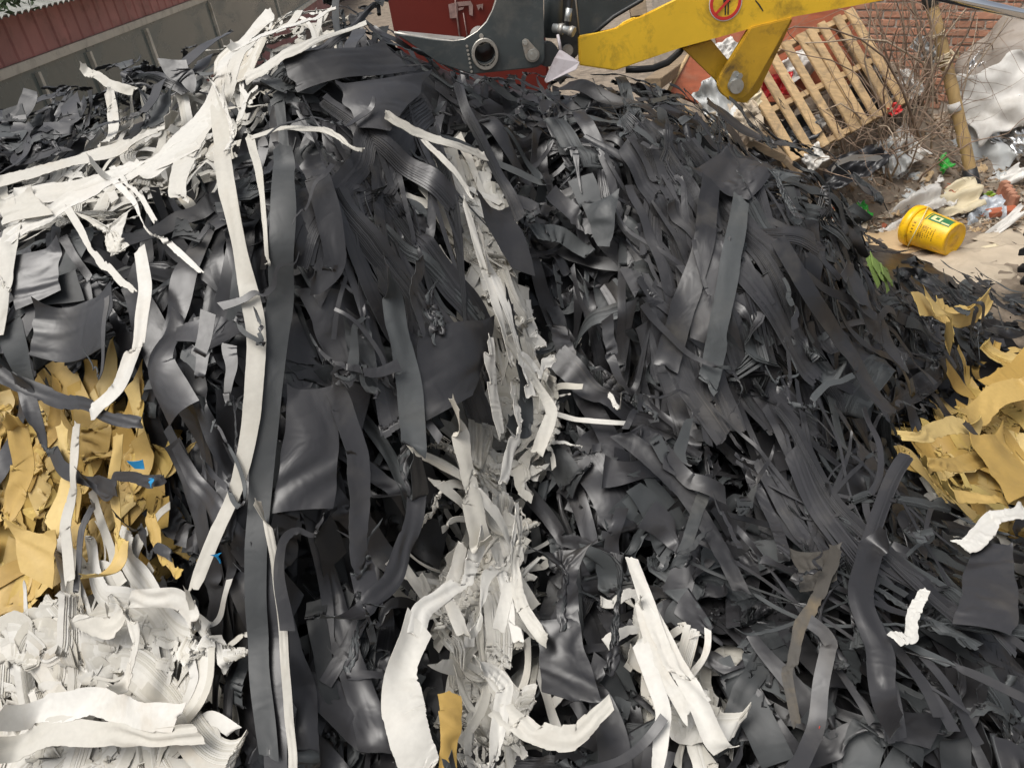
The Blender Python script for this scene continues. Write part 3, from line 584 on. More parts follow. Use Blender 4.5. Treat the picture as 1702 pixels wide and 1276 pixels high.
kn = b0+dv*1.0+np.array([.05, -.05, .02]); part('rope_knot', tube([kn+np.array([.03*math.sin(x), -.01*math.cos(2*x), .03*math.cos(1.3*x)]) for x in np.linspace(0, 9, 40)], .006, 6), K['rope'], bam)
part('rope_end', tube([kn, kn+[-.05, -.02, -.05], kn+[-.065, -.02, -.10]], .006, 6), K['rope'], bam)
# red planks and bricks on the ground
for i, (x0, y0, x1, y1) in enumerate(((1600, 345, 1672, 336), (1640, 362, 1690, 355))):
    p0, p1 = on_bank(x0, y0)+[0, 0, .03], on_bank(x1, y1)+[0, 0, .03]; d = p1-p0; Lq = np.linalg.norm(d); d /= Lq; s_ = np.cross(d, [0, 0, 1]); s_ /= np.linalg.norm(s_)
    o = part('red_plank', obox((0, 0, 0), d*Lq/2, s_*.045, np.cross(s_, d)*.018, .003), K['redw']); o.location = (p0+p1)/2
    tag(o, ['longer red plank lying behind the plastic bag', 'short red plank end beside the stacked bricks'][i], 'plank', 'red planks by the bamboo foot')
g0 = on_bank(1684, 350)
for i in range(5):
    o = part('loose_brick', obox((0, 0, 0), np.array([.022, .012, .0]), np.array([-.012, .020, .004]), np.array([.004, -.010, .052]), .004), K['brick']); o.location = g0 + np.array([.0+i*.010, .02+i*.046, .05+i*.010]); o.rotation_euler = (br.normal(0, .06), br.normal(0, .06), br.normal(0, .1))
    tag(o, 'dusty loose brick leaning in a row on the ground', 'brick', 'row of loose bricks by the bale')

# ------------------------------------------------------------------ dead shrubs, twigs, leaf litter
def shrub(lab, px, py, n, spread, height, seed, lean=(0, 0), back=0.0):
    r = np.random.default_rng(seed); base = on_bank(px, py) + np.array([0, back, 0]); base[2] = bank_z(base[0], base[1]); root = empty('dead_shrub', base); tag(root, lab, 'shrub', 'dead shrubs before the brick wall')
    tw = bmesh.new()
    for k in range(n):
        q = base + np.array([r.normal(0, .08), r.normal(0, .06), -.03]); d = np.array([r.normal(lean[0], spread), r.normal(lean[1], spread*.6), 1.0]); L = height*r.uniform(.55, 1.1); pts = [q]
        for s_ in range(9):
            d = d + r.normal(0, .16, 3) + np.array([0, 0, -.02*s_*r.uniform(0, 2)]); q = q + d/np.linalg.norm(d)*L/9; pts.append(q)
        r0_ = r.uniform(.0035, .010)
        part('stem', tube(pts, np.linspace(r0_, r0_*.3, len(pts)), 6), K['bark' if r.uniform() < .5 else 'twig'], root)
        for t in range(r.integers(3, 8)):
            i = r.integers(2, 9); q2 = pts[i]; d2 = r.normal(0, 1, 3); d2[2] += .2; tp_ = [q2]
            for s_ in range(6): d2 = d2 + r.normal(0, .35, 3); q2 = q2 + d2/np.linalg.norm(d2)*r.uniform(.04, .10); tp_.append(q2)
            tube(tp_, np.linspace(r0_*.4, .0009, len(tp_)), 4, bm=tw)
    part('twigs', bm_mesh(tw, 'twigs'), K['twig'], root)['kind'] = 'stuff'
shrub('dense dead shrub left of the bamboo pole', 1515, 300, 18, .26, 1.7, 1, (-.08, 0.05), back=.15)
shrub('tall dead shrub close behind the bamboo pole', 1550, 296, 18, .18, 1.8, 2, (-.06, .05), back=.35)
shrub('sprawling dead shrub in front of the pallet', 1470, 292, 14, .55, 1.1, 3, (-.2, -.1))
shrub('thin dead shrub between bamboo pole and bale', 1605, 300, 6, .22, 1.5, 4, (.15, 0.1), back=.4)
shrub('low dead shrub under the pallet edge', 1400, 300, 10, .6, .7, 5, (0, -.2))
# arching bare branch over the pallet
br_ = empty('bare_branch', at(1500, 140, 5.1)); tag(br_, 'long bare branch arching across the pallet slats', 'branch')
part('stem', tube(A5([(1528, 230, 5.05), (1500, 150, 5.05), (1470, 95, 5.0), (1430, 65, 4.95), (1380, 48, 4.95), (1320, 45, 4.95), (1290, 58, 5.0)]), np.linspace(.009, .003, 7), 6), K['twig'], br_)
part('twig', tube(A5([(1420, 62, 4.95), (1405, 95, 4.95), (1398, 118, 5.0)]), [.003, .002, .001], 5), K['twig'], br_); part('twig', tube(A5([(1500, 150, 5.05), (1440, 200, 4.95), (1415, 250, 4.9)]), [.004, .003, .001], 5), K['twig'], br_)
# ground litter that nobody could count
def scatter_bank(n, seed, box=(1370, 215, 1702, 400)):
    r = np.random.default_rng(seed); X = r.uniform(1.3, 5.5, n*3); Y = r.uniform(4.5, 6.9, n*3); Z = np.maximum(bank_z(X, Y), ground_z(X, Y)); p = proj(np.stack([X, Y, Z], -1))
    ok = (p[:, 0] > 1200) & (p[:, 0] < 1740) & (p[:, 1] > 100) & (p[:, 1] < box[3]) & ~((Z < .03) & (p[:, 1] > 385)); return np.stack([X, Y, Z], -1)[ok][:n], r
for nm, mt, cnt_, sz, sd_ in (('leaf_litter', 'leaf', 2600, .026, 71), ('pale_leaf_litter', 'leaf2', 1500, .024, 72)):
    P, r = scatter_bank(cnt_, sd_); n = len(P); a = r.normal(0, 1, (n, 3)); a[:, 2] *= .4; a /= np.linalg.norm(a, axis=1, keepdims=True); b_ = np.cross(a, r.normal(0, .5, (n, 3))+[0, 0, 1]); b_ /= np.linalg.norm(b_, axis=1, keepdims=True); s_ = sz*r.uniform(.4, 1.4, (n, 1)); c = P+[0, 0, .012]; nz = np.cross(a, b_)
    V = np.stack([c-a*s_, c+b_*s_*.5+nz*s_*.3, c+a*s_, c-b_*s_*.5+nz*s_*.3], 1).reshape(-1, 3)
    tag(link(nm, fast_mesh(nm, V, np.arange(4*n).reshape(n, 4), np.zeros(n, int), .5, smooth=False), None, [K[mt]]), f'{"brown" if mt == "leaf" else "grey"} dry leaves strewn over the rubbish bank', 'leaf litter', None, 'stuff')
bm = bmesh.new(); P, r = scatter_bank(650, 73)
for p in P:
    d = r.normal(0, 1, 3); d[2] = abs(d[2])*.35; d /= np.linalg.norm(d); L = r.uniform(.06, .30); k = p+[0, 0, .012]; tube([k-d*L/2, k+r.normal(0, .012, 3), k+d*L/2], [.0022, .0026, .001], 4, bm=bm, caps=False)
tag(link('fallen_twigs', bm_mesh(bm, 'twigs'), None, [K['twig']]), 'fallen dry twigs strewn over the rubbish bank', 'twigs', None, 'stuff')

# ------------------------------------------------------------------ yellow bucket lying on its side
bp = on_bank(1560, 426); axb = np.array([.40, -.92, 0]); axb /= np.linalg.norm(axb); rr, rb, Lb = .126, .107, .31
axb = axb + np.array([0, 0, -(rr-rb)/Lb*.9]); axb /= np.linalg.norm(axb)
cm = bp + np.array([0, 0, (rr+rb)/2+.012]) + np.array([.0, .10, 0])
e1 = np.cross(axb, [0, 0, 1.0]); e1 /= np.linalg.norm(e1); e2 = np.cross(e1, axb)
pail = empty('yellow_bucket', cm-[0, 0, rr]); tag(pail, 'yellow plastic paint bucket lying on its side on cardboard', 'bucket')
def lathe(prof, sides=48):
    bm = bmesh.new(); R = [[bm.verts.new(cm+axb*a+r_*(math.cos(t)*e1+math.sin(t)*e2)) for t in np.linspace(0, 2*math.pi, sides, endpoint=False)] for a, r_ in prof]
    for i in range(len(prof)-1):
        for k in range(sides): bm.faces.new((R[i][k], R[i][(k+1) % sides], R[i+1][(k+1) % sides], R[i+1][k]))
    return bm
h = Lb/2
bm = lathe([(-h, rr-.006), (-h, rr), (-h+.06, rr-.004), (0, (rr+rb)/2), (h-.012, rb+.001), (h-.004, rb-.002), (h, rb-.010), (h-.006, rb-.016), (h-.010, rb-.05), (h-.010, .045), (h-.006, .040), (h-.006, .002)]); part('body', bm_mesh(bm, 'body', True), K['ybuck'], pail)
bm = lathe([(-h+.20, rr-.016), (-h+.0, rr-.008), (-h-.004, rr-.004)]); part('inner_wall', bm_mesh(bm, 'inner', True), K['ybuck'], pail)
bm = lathe([(-h+.052, rr-.002), (-h+.052, rr+.010), (-h+.012, rr+.011), (-h+.006, rr+.007), (-h-.004, rr+.008), (-h-.008, rr+.002), (-h-.006, rr-.006)]); part('rim', bm_mesh(bm, 'rim', True), K['ybuck'], pail)
def on_pail(a, t, o=.0015): r_ = rr-.004+(rb-rr+.004)*(a+h-.06)/(Lb-.06) + o; return cm+axb*a+r_*(math.cos(t)*e1+math.sin(t)*e2)
vdir = vw(cm); t0 = math.atan2(vdir@e2, vdir@e1)
def decal(name, a0, a1, t_0, t_1, mat, o=.0012, k=8):
    V = [on_pail(a, t0+t, o) for t in np.linspace(t_0, t_1, k) for a in (a0, a1)]
    V += [on_pail(a, t0+t, o-.001) for t in np.linspace(t_0, t_1, k) for a in (a0, a1)]
    Q = [[2*i, 2*i+1, 2*i+3, 2*i+2] for i in range(k-1)]
    return part(name, fast_mesh(name, np.array(V), np.array(Q+[[q+2*k for q in f[::-1]] for f in Q]), np.zeros(2*len(Q), int), .5), mat, pail)
sg_ = 1 if e2[2]*math.cos(t0) - 0 > 0 and (on_pail(0, t0+.5)[2] > on_pail(0, t0-.5)[2]) else -1
decal('label_badge', -.02, .13, sg_*.55, sg_*1.15, K['glabel']); decal('label_field', -.005, .06, sg_*.65, sg_*1.0, K['wlabel'], .002); decal('label_field', .02, .045, sg_*.72, sg_*.92, K['glabel'], .0026); decal('label_band', .07, .125, sg_*.62, sg_*.72, K['wlabel'], .002); decal('label_arc', -.035, -.026, sg_*.5, sg_*1.2, K['glabel'])
for i in range(4): decal('label_print', -.082, -.068, sg_*(.12-.17*i), sg_*(.18-.17*i), K['dlabel'], .0016, 3)
for c_ in range(8):
    for i in range(7):
        if br.uniform() < .8: decal('label_print', -.045+c_*.016, -.040+c_*.016+br.uniform(-.001, .002), sg_*(.16-.10*i), sg_*(.10-.10*i+br.uniform(-.02, .01)), K['dlabel'], .0014, 3)
part('handle', tube([cm+axb*(-h+.055)+(rr+.014)*(math.cos(t)*e1+math.sin(t)*e2)+axb*.07*math.sin((t-t0+1.4)/2.8*math.pi) for t in np.linspace(t0-1.4, t0+1.4, 24)], .0035, 7), K['wlabel'], pail)

# ------------------------------------------------------------------ the heap: a surface through measured points
TILT = math.radians(45)
AX_V = np.array([0, math.cos(TILT), math.sin(TILT)]); AX_W = np.array([0, -math.sin(TILT), math.cos(TILT)])
ORG = np.array([0, 1.0, 0.0])
def to_uvw(p):
    q = np.asarray(p, float) - ORG; return np.stack([q[..., 0], q@AX_V, q@AX_W], -1)
def to_world(a):
    return ORG + a[..., :1]*np.array([1.0, 0, 0]) + a[..., 1:2]*AX_V + a[..., 2:3]*AX_W
CTRL = [(-250, 1276, 1.35), (0, 1276, 1.35), (180, 1120, 1.5), (0, 1000, 1.75), (0, 830, 1.95), (-200, 800, 2.0), (0, 700, 2.15), (120, 560, 2.2), (0, 450, 2.55),
        (0, 290, 3.15), (-200, 300, 3.3), (100, 195, 3.7), (300, 135, 3.7), (420, 78, 3.7), (600, 26, 3.65), (250, 300, 2.95), (450, 180, 3.05),
        (350, 1276, 1.28), (350, 1000, 1.6), (350, 700, 1.95), (350, 450, 2.35), (560, 700, 2.0), (560, 450, 2.4), (620, 230, 2.85), (600, 1000, 1.65),
        (851, 1276, 1.22), (851, 1000, 1.68), (851, 800, 2.02), (851, 638, 2.33), (851, 450, 2.56), (840, 300, 2.88), (830, 185, 3.3), (720, 125, 3.35),
        (1100, 205, 3.3), (1000, 160, 3.3), (1050, 300, 2.85), (1050, 500, 2.5), (1050, 680, 2.3), (1050, 900, 1.85), (1200, 292, 3.15),
        (1300, 1276, 1.14), (1300, 1000, 1.6), (1300, 760, 2.15), (1300, 600, 2.45), (1300, 450, 2.75), (1310, 335, 3.3), (1400, 430, 3.3), (1450, 520, 3.0),
        (1650, 1276, 1.05), (1650, 1080, 1.42), (1650, 850, 2.1), (1500, 850, 2.05), (1500, 680, 2.6), (1650, 650, 2.75), (1580, 520, 3.4), (1500, 440, 3.75), (1680, 480, 3.75),
        (1900, 1276, 1.05), (1900, 800, 2.2), (1900, 560, 3.1)]
cp = [to_uvw(at(*c)) for c in CTRL]
for x, y, z in [(-2.6, 4.6, 1.2), (-1.4, 4.7, 1.3), (-.3, 4.6, 1.5), (.4, 4.2, 1.5), (1.0, 4.1, 1.25), (1.6, 4.2, .45), (-3.2, 3.4, 1.2), (-3.2, 1.6, .3), (3.2, 4.4, 0.0), (3.4, 2.5, 0.0),
                (-2, .5, -.1), (0, .4, -.3), (1.5, .3, -.5), (3, .6, -.4)]:
    cp.append(to_uvw(np.array([x, y, z])))
cp = np.array(cp)
def tps(r2): return np.where(r2 > 1e-12, r2*np.log(r2+1e-12), 0)*0.5
n_ = len(cp); D2 = ((cp[:, None, :2]-cp[None, :, :2])**2).sum(-1)
A_ = np.zeros((n_+3, n_+3)); A_[:n_, :n_] = tps(D2) + np.eye(n_)*0.004; A_[:n_, n_] = 1; A_[:n_, n_+1:] = cp[:, :2]; A_[n_:, :n_] = A_[:n_, n_:].T
co = np.linalg.solve(A_, np.concatenate([cp[:, 2], np.zeros(3)]))
CELL = 0.014; U0g, V0g = -3.4, -0.9
NU, NV = int(6.8/CELL), int(5.6/CELL)
gu = U0g + np.arange(NU)*CELL; gv = V0g + np.arange(NV)*CELL
GU, GV = np.meshgrid(gu, gv, indexing='ij')
BASE = np.zeros_like(GU)
for k in range(n_): BASE += co[k]*tps((GU-cp[k, 0])**2 + (GV-cp[k, 1])**2)
BASE += co[n_] + co[n_+1]*GU + co[n_+2]*GV
def lumps(scale, amp, seed, k=14):
    r = np.random.default_rng(seed); out = np.zeros_like(GU)
    for _ in range(k):
        a = r.uniform(0, 2*math.pi); f = 2*math.pi/scale*r.uniform(.6, 1.5)
        out += np.sin(f*(GU*math.cos(a)+GV*math.sin(a)) + r.uniform(0, 6.3))
    return out*amp/math.sqrt(k)
BASE = BASE - 0.135
HF = (BASE + lumps(.55, .035, 1) + lumps(.22, .022, 2)).astype(np.float32)
def blur(a, n):
    for _ in range(n):
        a = (a + np.roll(a, 1, 0) + np.roll(a, -1, 0))/3; a = (a + np.roll(a, 1, 1) + np.roll(a, -1, 1))/3
    return a
def samp(G, u, v):
    x = np.clip((u-U0g)/CELL, 0, NU-1.01); y = np.clip((v-V0g)/CELL, 0, NV-1.01)
    i = x.astype(np.int32); j = y.astype(np.int32); fx = x-i; fy = y-j
    k = i*NV + j; g = G.ravel()
    return (g[k]*(1-fx)+g[k+NV]*fx)*(1-fy) + (g[k+1]*(1-fx)+g[k+NV+1]*fx)*fy
BS = blur(BASE, 12)
dBu, dBv = np.gradient(BS, CELL)
# downhill direction in (u,v): gravity in this frame pulls along -v and -w
_gx = -dBu*math.cos(TILT); _gy = -math.sin(TILT) - dBv*math.cos(TILT)
DOWN = np.arctan2(_gy, _gx)
G_UVW = np.array([0, -math.sin(TILT), -math.cos(TILT)], np.float32)*9.8

# photo layout of colours on the heap (outlines in photo pixels, used through the points of the heap they cover)
W_POLY = [[(0, 290), (130, 250), (200, 215), (300, 190), (370, 110), (400, 50), (520, 15), (560, 40), (500, 80), (430, 110), (440, 200), (380, 250), (330, 330), (250, 320), (200, 380), (130, 360), (60, 380), (0, 430)],
          [(725, 240), (790, 250), (822, 330), (872, 480), (890, 560), (915, 600), (940, 690), (895, 760), (825, 795), (800, 720), (785, 560), (800, 500), (755, 350)],
          [(745, 690), (785, 670), (805, 790), (858, 830), (858, 930), (895, 1040), (830, 1070), (790, 1040), (720, 1020), (690, 1080), (660, 1060), (720, 950), (750, 830)],
          [(770, 1080), (840, 1075), (870, 1150), (960, 1175), (900, 1215), (820, 1230), (790, 1290), (765, 1200)],
          [(1045, 920), (1070, 940), (1110, 1060), (1170, 1130), (1190, 1230), (1150, 1276), (1100, 1200), (1050, 1060)],
          [(-150, 1090), (0, 1050), (150, 965), (290, 965), (330, 1010), (350, 1150), (335, 1250), (350, 1330), (-150, 1330)],
          [(1570, 835), (1680, 835), (1690, 855), (1640, 870), (1580, 915)],
          [(1490, 1010), (1530, 970), (1500, 1060), (1475, 1050)]]
Y_POLY = [[(-150, 640), (60, 650), (240, 670), (280, 760), (280, 850), (300, 935), (180, 965), (80, 990), (0, 1050), (-150, 1080)],
          [(1490, 715), (1560, 685), (1640, 615), (1702, 565), (1800, 550), (1800, 830), (1560, 825), (1500, 790)],
          [(722, 1150), (765, 1150), (765, 1250), (730, 1250)]]
G_POLY = [[(1430, 415), (1505, 428), (1495, 455), (1448, 450)]]
def zone_of(px):
    z = np.zeros(px.shape[0], int)
    for p in W_POLY: z[in_poly(px, p)] = 1
    for p in Y_POLY: z[in_poly(px, p)] = 2
    for p in G_POLY: z[in_poly(px, p)] = 3
    return z
def surf_px(px, py):
    """(u,v) of the heap point seen at a photo pixel"""
    d = CF + (px-851)/FPX*CR - (py-638)/FPX*CU; d = d/np.linalg.norm(d)
    t = np.arange(0.9, 6.5, 0.012); pts = to_uvw(CPOS + t[:, None]*d)
    h = samp(BS, pts[:, 0], pts[:, 1]) + 0.11
    k = np.argmax(pts[:, 2] < h)
    if k == 0: k = len(t)-1
    return pts[k, :2]

# ------------------------------------------------------------------ small cloth solver (position based)
def snoise(B, n, knots):
    """smooth random curve per strip, values about -1..1, shape (B,n)"""
    k = rng.normal(0, .6, (B, knots+3)); x = np.linspace(0, knots-1e-6, n); i = x.astype(int); f = x-i
    p0, p1, p2, p3 = k[:, i], k[:, i+1], k[:, i+2], k[:, np.minimum(i+3, knots+2)]
    return ((-f**3+3*f**2-3*f+1)*p0 + (3*f**3-6*f**2+4)*p1 + (-3*f**3+3*f**2+3*f+1)*p2 + f**3*p3)/6*1.6
def make_strips(cu, cv, theta, L, W0, W1, n, m, beta, waves, roll, curve, lift, anchor=0.5, skew=0.6, path=None, folds=0):
    B = len(L); s = np.linspace(0, 1, n)
    phi = theta[:, None] + curve[:, None]*snoise(B, n, 4)
    be = beta[:, None]*np.sin(2*math.pi*(waves[:, None]*s + rng.uniform(0, 1, (B, 1)))) + .25*snoise(B, n, 6)
    global HINGE
    HINGE = np.ones((B, n), np.float32)
    if path is None:
        for q in range(folds):                            # sharp folds: the strip turns over on itself
            k = rng.integers(3, n-3, B); on = rng.uniform(0, 1, B) < .75; st = (np.arange(n)[None] >= k[:, None])*on[:, None]
            be = be + st*(rng.choice([-1, 1], B)*rng.uniform(.7, 2.6, B))[:, None]; phi = phi + st*rng.normal(0, .45, B)[:, None]
            HINGE[np.arange(B)[on], k[on]] = .03
    t = np.stack([np.cos(be)*np.cos(phi), np.cos(be)*np.sin(phi), np.sin(be)], -1)
    ds = L/(n-1)
    pos = np.cumsum(t*ds[:, None, None], 1); k0 = int(anchor*(n-1))
    if path is None:
        pos -= pos[:, k0:k0+1]; pos[..., 2] -= pos[..., 2].min(1, keepdims=True)
        pos[..., 0] += cu[:, None]; pos[..., 1] += cv[:, None]
    else:
        pos[..., :2] = path[..., :2]; pos[..., 2] = path[..., 2] + 0.012*snoise(B, n, 8)
        d = np.gradient(path[..., :2], axis=1); phi = np.arctan2(d[..., 1], d[..., 0])
        t = np.concatenate([d/np.maximum(np.linalg.norm(d, axis=-1, keepdims=True), 1e-6), np.zeros((B, n, 1))], -1)
    pos[..., 2] += lift[:, None] + (samp(HS, pos[..., 0], pos[..., 1]) if path is None else 0)
    e0 = np.stack([-np.sin(phi), np.cos(phi), np.zeros_like(phi)], -1)
    nr = np.cross(t, e0); ro = roll[:, None]*snoise(B, n, 3)
    e = e0*np.cos(ro)[..., None] + nr*np.sin(ro)[..., None]
    wid = W0[:, None]*(1-s) + W1[:, None]*s
    wid = wid*(1 + .03*snoise(B, n, 4))
    b = np.linspace(-.5, .5, m)[None, None, :]*wid[..., None]
    sk = (rng.uniform(-skew, skew, (B, 1))*(1-s) + rng.uniform(-skew, skew, (B, 1))*s)[..., None]*b
    X = pos[:, :, None, :] + e[:, :, None, :]*b[..., None] + t[:, :, None, :]*sk[..., None]
    fl = np.stack([s[None, :, None]*L[:, None, None] + sk, b*np.ones((B, n, 1))], -1)
    return X.astype(np.float32), fl.astype(np.float32)
def settle(X, FL, off, steps=45, iters=3, pin=None, bend=0.12, fric=0.75, dt=1/50., grav=1.0, rigid=None, hb=2, flat=None, limp=(.2, .8)):
    B, n, m, _ = X.shape
    W = np.ones((B, n, m, 1), np.float32)
    if pin is not None: W[pin] = 0
    def rl(a, b): return np.linalg.norm(FL[a]-FL[b], axis=-1)
    S = slice
    cons = []
    def addc(a, b, st):
        wa, wb = W[a], W[b]; cons.append((a, b, rl(a, b), st*wa/(wa+wb+1e-9), st*wb/(wa+wb+1e-9)))
    al = S(None)
    for p in (0, 1):
        k = (n-1-p+1)//2; addc((al, S(p, p+2*k-1, 2)), (al, S(p+1, p+2*k, 2)), 1.0)
    for p in (0, 1):
        k = (m-1-p+1)//2
        if k > 0: addc((al, al, S(p, p+2*k-1, 2)), (al, al, S(p+1, p+2*k, 2)), 1.0)
    for p in (0, 1):
        k = (n-1-p+1)//2; a, b = S(p, p+2*k-1, 2), S(p+1, p+2*k, 2)
        addc((al, a, S(0, m-1)), (al, b, S(1, m)), .6); addc((al, a, S(1, m)), (al, b, S(0, m-1)), .6)
    bA, bB = (al, S(0, n-2)), (al, S(2, n)); bR = rl(bA, bB)
    if m > 2: cA, cB = (al, al, S(0, m-2)), (al, al, S(2, m)); cR = rl(cA, cB)
    bend_ = (bend*rng.uniform(.1, 1.2, (B, 1, 1, 1))**1.5*HINGE[:, 1:-1, None, None]).astype(np.float32); cross_ = np.float32(.6 if m < 7 else .5)
    V = np.zeros_like(X); g = (G_UVW*grav*dt*dt).astype(np.float32); offx = off[:, :, None].astype(np.float32)
    Hs = blur(HF, hb).astype(np.float32)
    if rigid is None: rigid = (rng.uniform(limp[0], limp[1], (B, 1, 1, 1)) if m < 7 else rng.uniform(.0, .12, (B, 1, 1, 1))).astype(np.float32)
    bb = FL[..., 1]; bb = (bb - bb.mean(2, keepdims=True))[..., None]; aa = FL[..., 0]; aa = (aa - aa.mean(2, keepdims=True))[..., None]
    for st in range(steps):
        P = X + V*0.96 + g*W
        for it in range(iters):
            d = (.5*(P[bA]+P[bB]) - P[:, 1:-1])*bend_
            P[:, 1:-1] += d*W[:, 1:-1]; P[bA] -= .5*d*W[bA]; P[bB] += .5*d*W[bB]
            if m > 2:
                d = (.5*(P[cA]+P[cB]) - P[:, :, 1:-1])*cross_
                P[:, :, 1:-1] += d*W[:, :, 1:-1]; P[cA] -= .5*d*W[cA]; P[cB] += .5*d*W[cB]
            for a, b, r, wa, wb in cons:
                d = P[b]-P[a]; l = np.sqrt((d*d).sum(-1))+1e-7
                c = d*((l-r)/l)[..., None]
                P[a] += c*wa; P[b] -= c*wb
        # a strip is stiff across its width: rows stay straight
        c_ = P.mean(2, keepdims=True); e_ = P[:, :, -1:]-P[:, :, :1]
        len_ = np.sqrt(((FL[:, :, -1:]-FL[:, :, :1])**2).sum(-1, keepdims=True)); e_ = e_/(np.sqrt((e_*e_).sum(-1, keepdims=True))+1e-7)
        P += rigid*(c_ + e_*np.sign(bb)*np.sqrt(bb*bb+aa*aa) - P)*W
        h = samp(Hs, P[..., 0], P[..., 1]) + offx
        pen = P[..., 2] < h
        P[..., 2] = np.where(pen, h, P[..., 2])
        f = (pen*fric)[..., None]*W
        P[..., :2] = P[..., :2]*(1-f) + X[..., :2]*f
        V = P - X
        sp = np.sqrt((V*V).sum(-1, keepdims=True)); V *= np.minimum(1, .03/(sp+1e-9))
        X = P
    if flat is None: flat = rng.uniform(0, limp[1], (B, 1, 1, 1))
    if m < 7:                                             # cut strips lie flat across, straight from edge to edge
        c_ = X.mean(2, keepdims=True); e_ = X[:, :, -1:]-X[:, :, :1]; e_ = e_/(np.sqrt((e_*e_).sum(-1, keepdims=True))+1e-7)
        Y = c_ + e_*np.sign(bb)*np.sqrt(bb*bb+aa*aa); X = X + flat*(Y-X)
    return X
def up2(X):
    """refine the grid once along and once across (cubic)"""
    def r(A, ax):
        A = np.moveaxis(A, ax, 0); n = A.shape[0]
        p = np.concatenate([2*A[:1]-A[1:2], A, 2*A[-1:]-A[-2:-1]], 0)
        mid = (-p[:-3] + 9*p[1:-2] + 9*p[2:-1] - p[3:])/16
        out = np.empty((2*n-1,)+A.shape[1:], A.dtype); out[0::2] = A; out[1::2] = mid
        return np.moveaxis(out, 0, ax)
    return r(r(X, 1), 2)
def deposit(X, gain=1.0):
    """the settled strips become part of the ground for the next ones"""
    global HF, HS
    D = up2(up2(X)).reshape(-1, 3)
    i = np.clip(((D[:, 0]-U0g)/CELL+.5).astype(int), 0, NU-1); j = np.clip(((D[:, 1]-V0g)/CELL+.5).astype(int), 0, NV-1)
    T = HF.copy(); np.maximum.at(T, (i, j), D[:, 2].astype(np.float32))
    T = np.minimum(T, HF+0.12)
    f = T.copy()
    for a in (0, 1): f = np.maximum(f, np.maximum(np.roll(f, 1, a), np.roll(f, -1, a)))
    T = .5*T + .5*blur(f, 1)
    HF = (HF + gain*(np.maximum(T, HF)-HF)).astype(np.float32); HS = blur(HF, 4)
HS = blur(HF, 4)

# ---- strips to meshes
THICK = 0.0016
def sheet_arrays(X):
    """X (B,n,m,3) in uvw -> verts, quads, material index (two faces and an edge band) for B thick sheets"""
    Wd = to_world(X.astype(np.float64)); B, n, m, _ = Wd.shape
    nr = np.cross(np.gradient(Wd, axis=1), np.gradient(Wd, axis=2)); nr /= np.linalg.norm(nr, axis=-1, keepdims=True)+1e-9
    top = (Wd + nr*THICK/2).reshape(B, -1, 3); bot = (Wd - nr*THICK/2).reshape(B, -1, 3)
    K_ = n*m; I = np.arange(K_).reshape(n, m)
    q = np.stack([I[:-1, :-1], I[1:, :-1], I[1:, 1:], I[:-1, 1:]], -1).reshape(-1, 4)
    loop = np.concatenate([I[:-1, 0], I[-1, :-1], I[:0:-1, -1], I[0, :0:-1]]); nx = np.roll(loop, -1)
    V = np.concatenate([top, bot, top[:, loop], bot[:, loop]], 1); R_ = np.arange(len(loop)); Rn = np.roll(R_, -1); k1, k2 = 2*K_, 2*K_+len(loop)   # the cut edge has its own corners
    rim = np.stack([R_+k2, Rn+k2, Rn+k1, R_+k1], -1)
    Q = np.concatenate([q, q[:, ::-1]+K_, rim]); MI = np.concatenate([np.zeros(len(q), int), np.ones(len(q), int), np.full(len(rim), 2)])
    return V, Q, MI
MATS = {0: (M_BLK, M_BLKB), 1: (M_WHT, M_WHTB), 2: (M_YEL, M_YELB), 3: (M_GRN, M_GRN), 4: (M_BLUE, M_BLUE), 5: (M_REDT, M_REDT), 6: (M_SOIL, M_SOIL), 7: (M_BLKB, M_BLK)}
PIECES = []          # (X (n,m,3), zone, layer, width, length)
STACKS = []
def fan(X, k, spread_, rise):
    """k more leaves of the same cut lying under/over X, each slipped a little sideways and along"""
    n = X.shape[0]; e = X[:, -1]-X[:, 0]; e /= np.linalg.norm(e, axis=-1, keepdims=True)+1e-9
    t = np.gradient(X.mean(1), axis=0); t /= np.linalg.norm(t, axis=-1, keepdims=True)+1e-9
    nr = np.cross(t, e); nr *= np.sign(nr[:, 2:3]+1e-6)
    s = np.linspace(0, 1, n)[:, None]; out = []
    f0, f1 = rng.uniform(.1, 1), rng.uniform(.5, 1.4)
    for q in range(1, k+1):
        j = rng.normal(0, .15)
        sh = e*(q+j)*spread_*(f0*(1-s)+f1*s) + nr*rise*q*(.6+.4*np.sin(3*s+q*.15)) + t*rng.normal(0, .004)
        out.append(X + sh[:, None, :].astype(np.float32))
    return out
def keep(X, zone, layer, W, L):
    for k in range(len(X)): PIECES.append((X[k], int(zone[k]), layer, float(W[k]), float(L[k])))

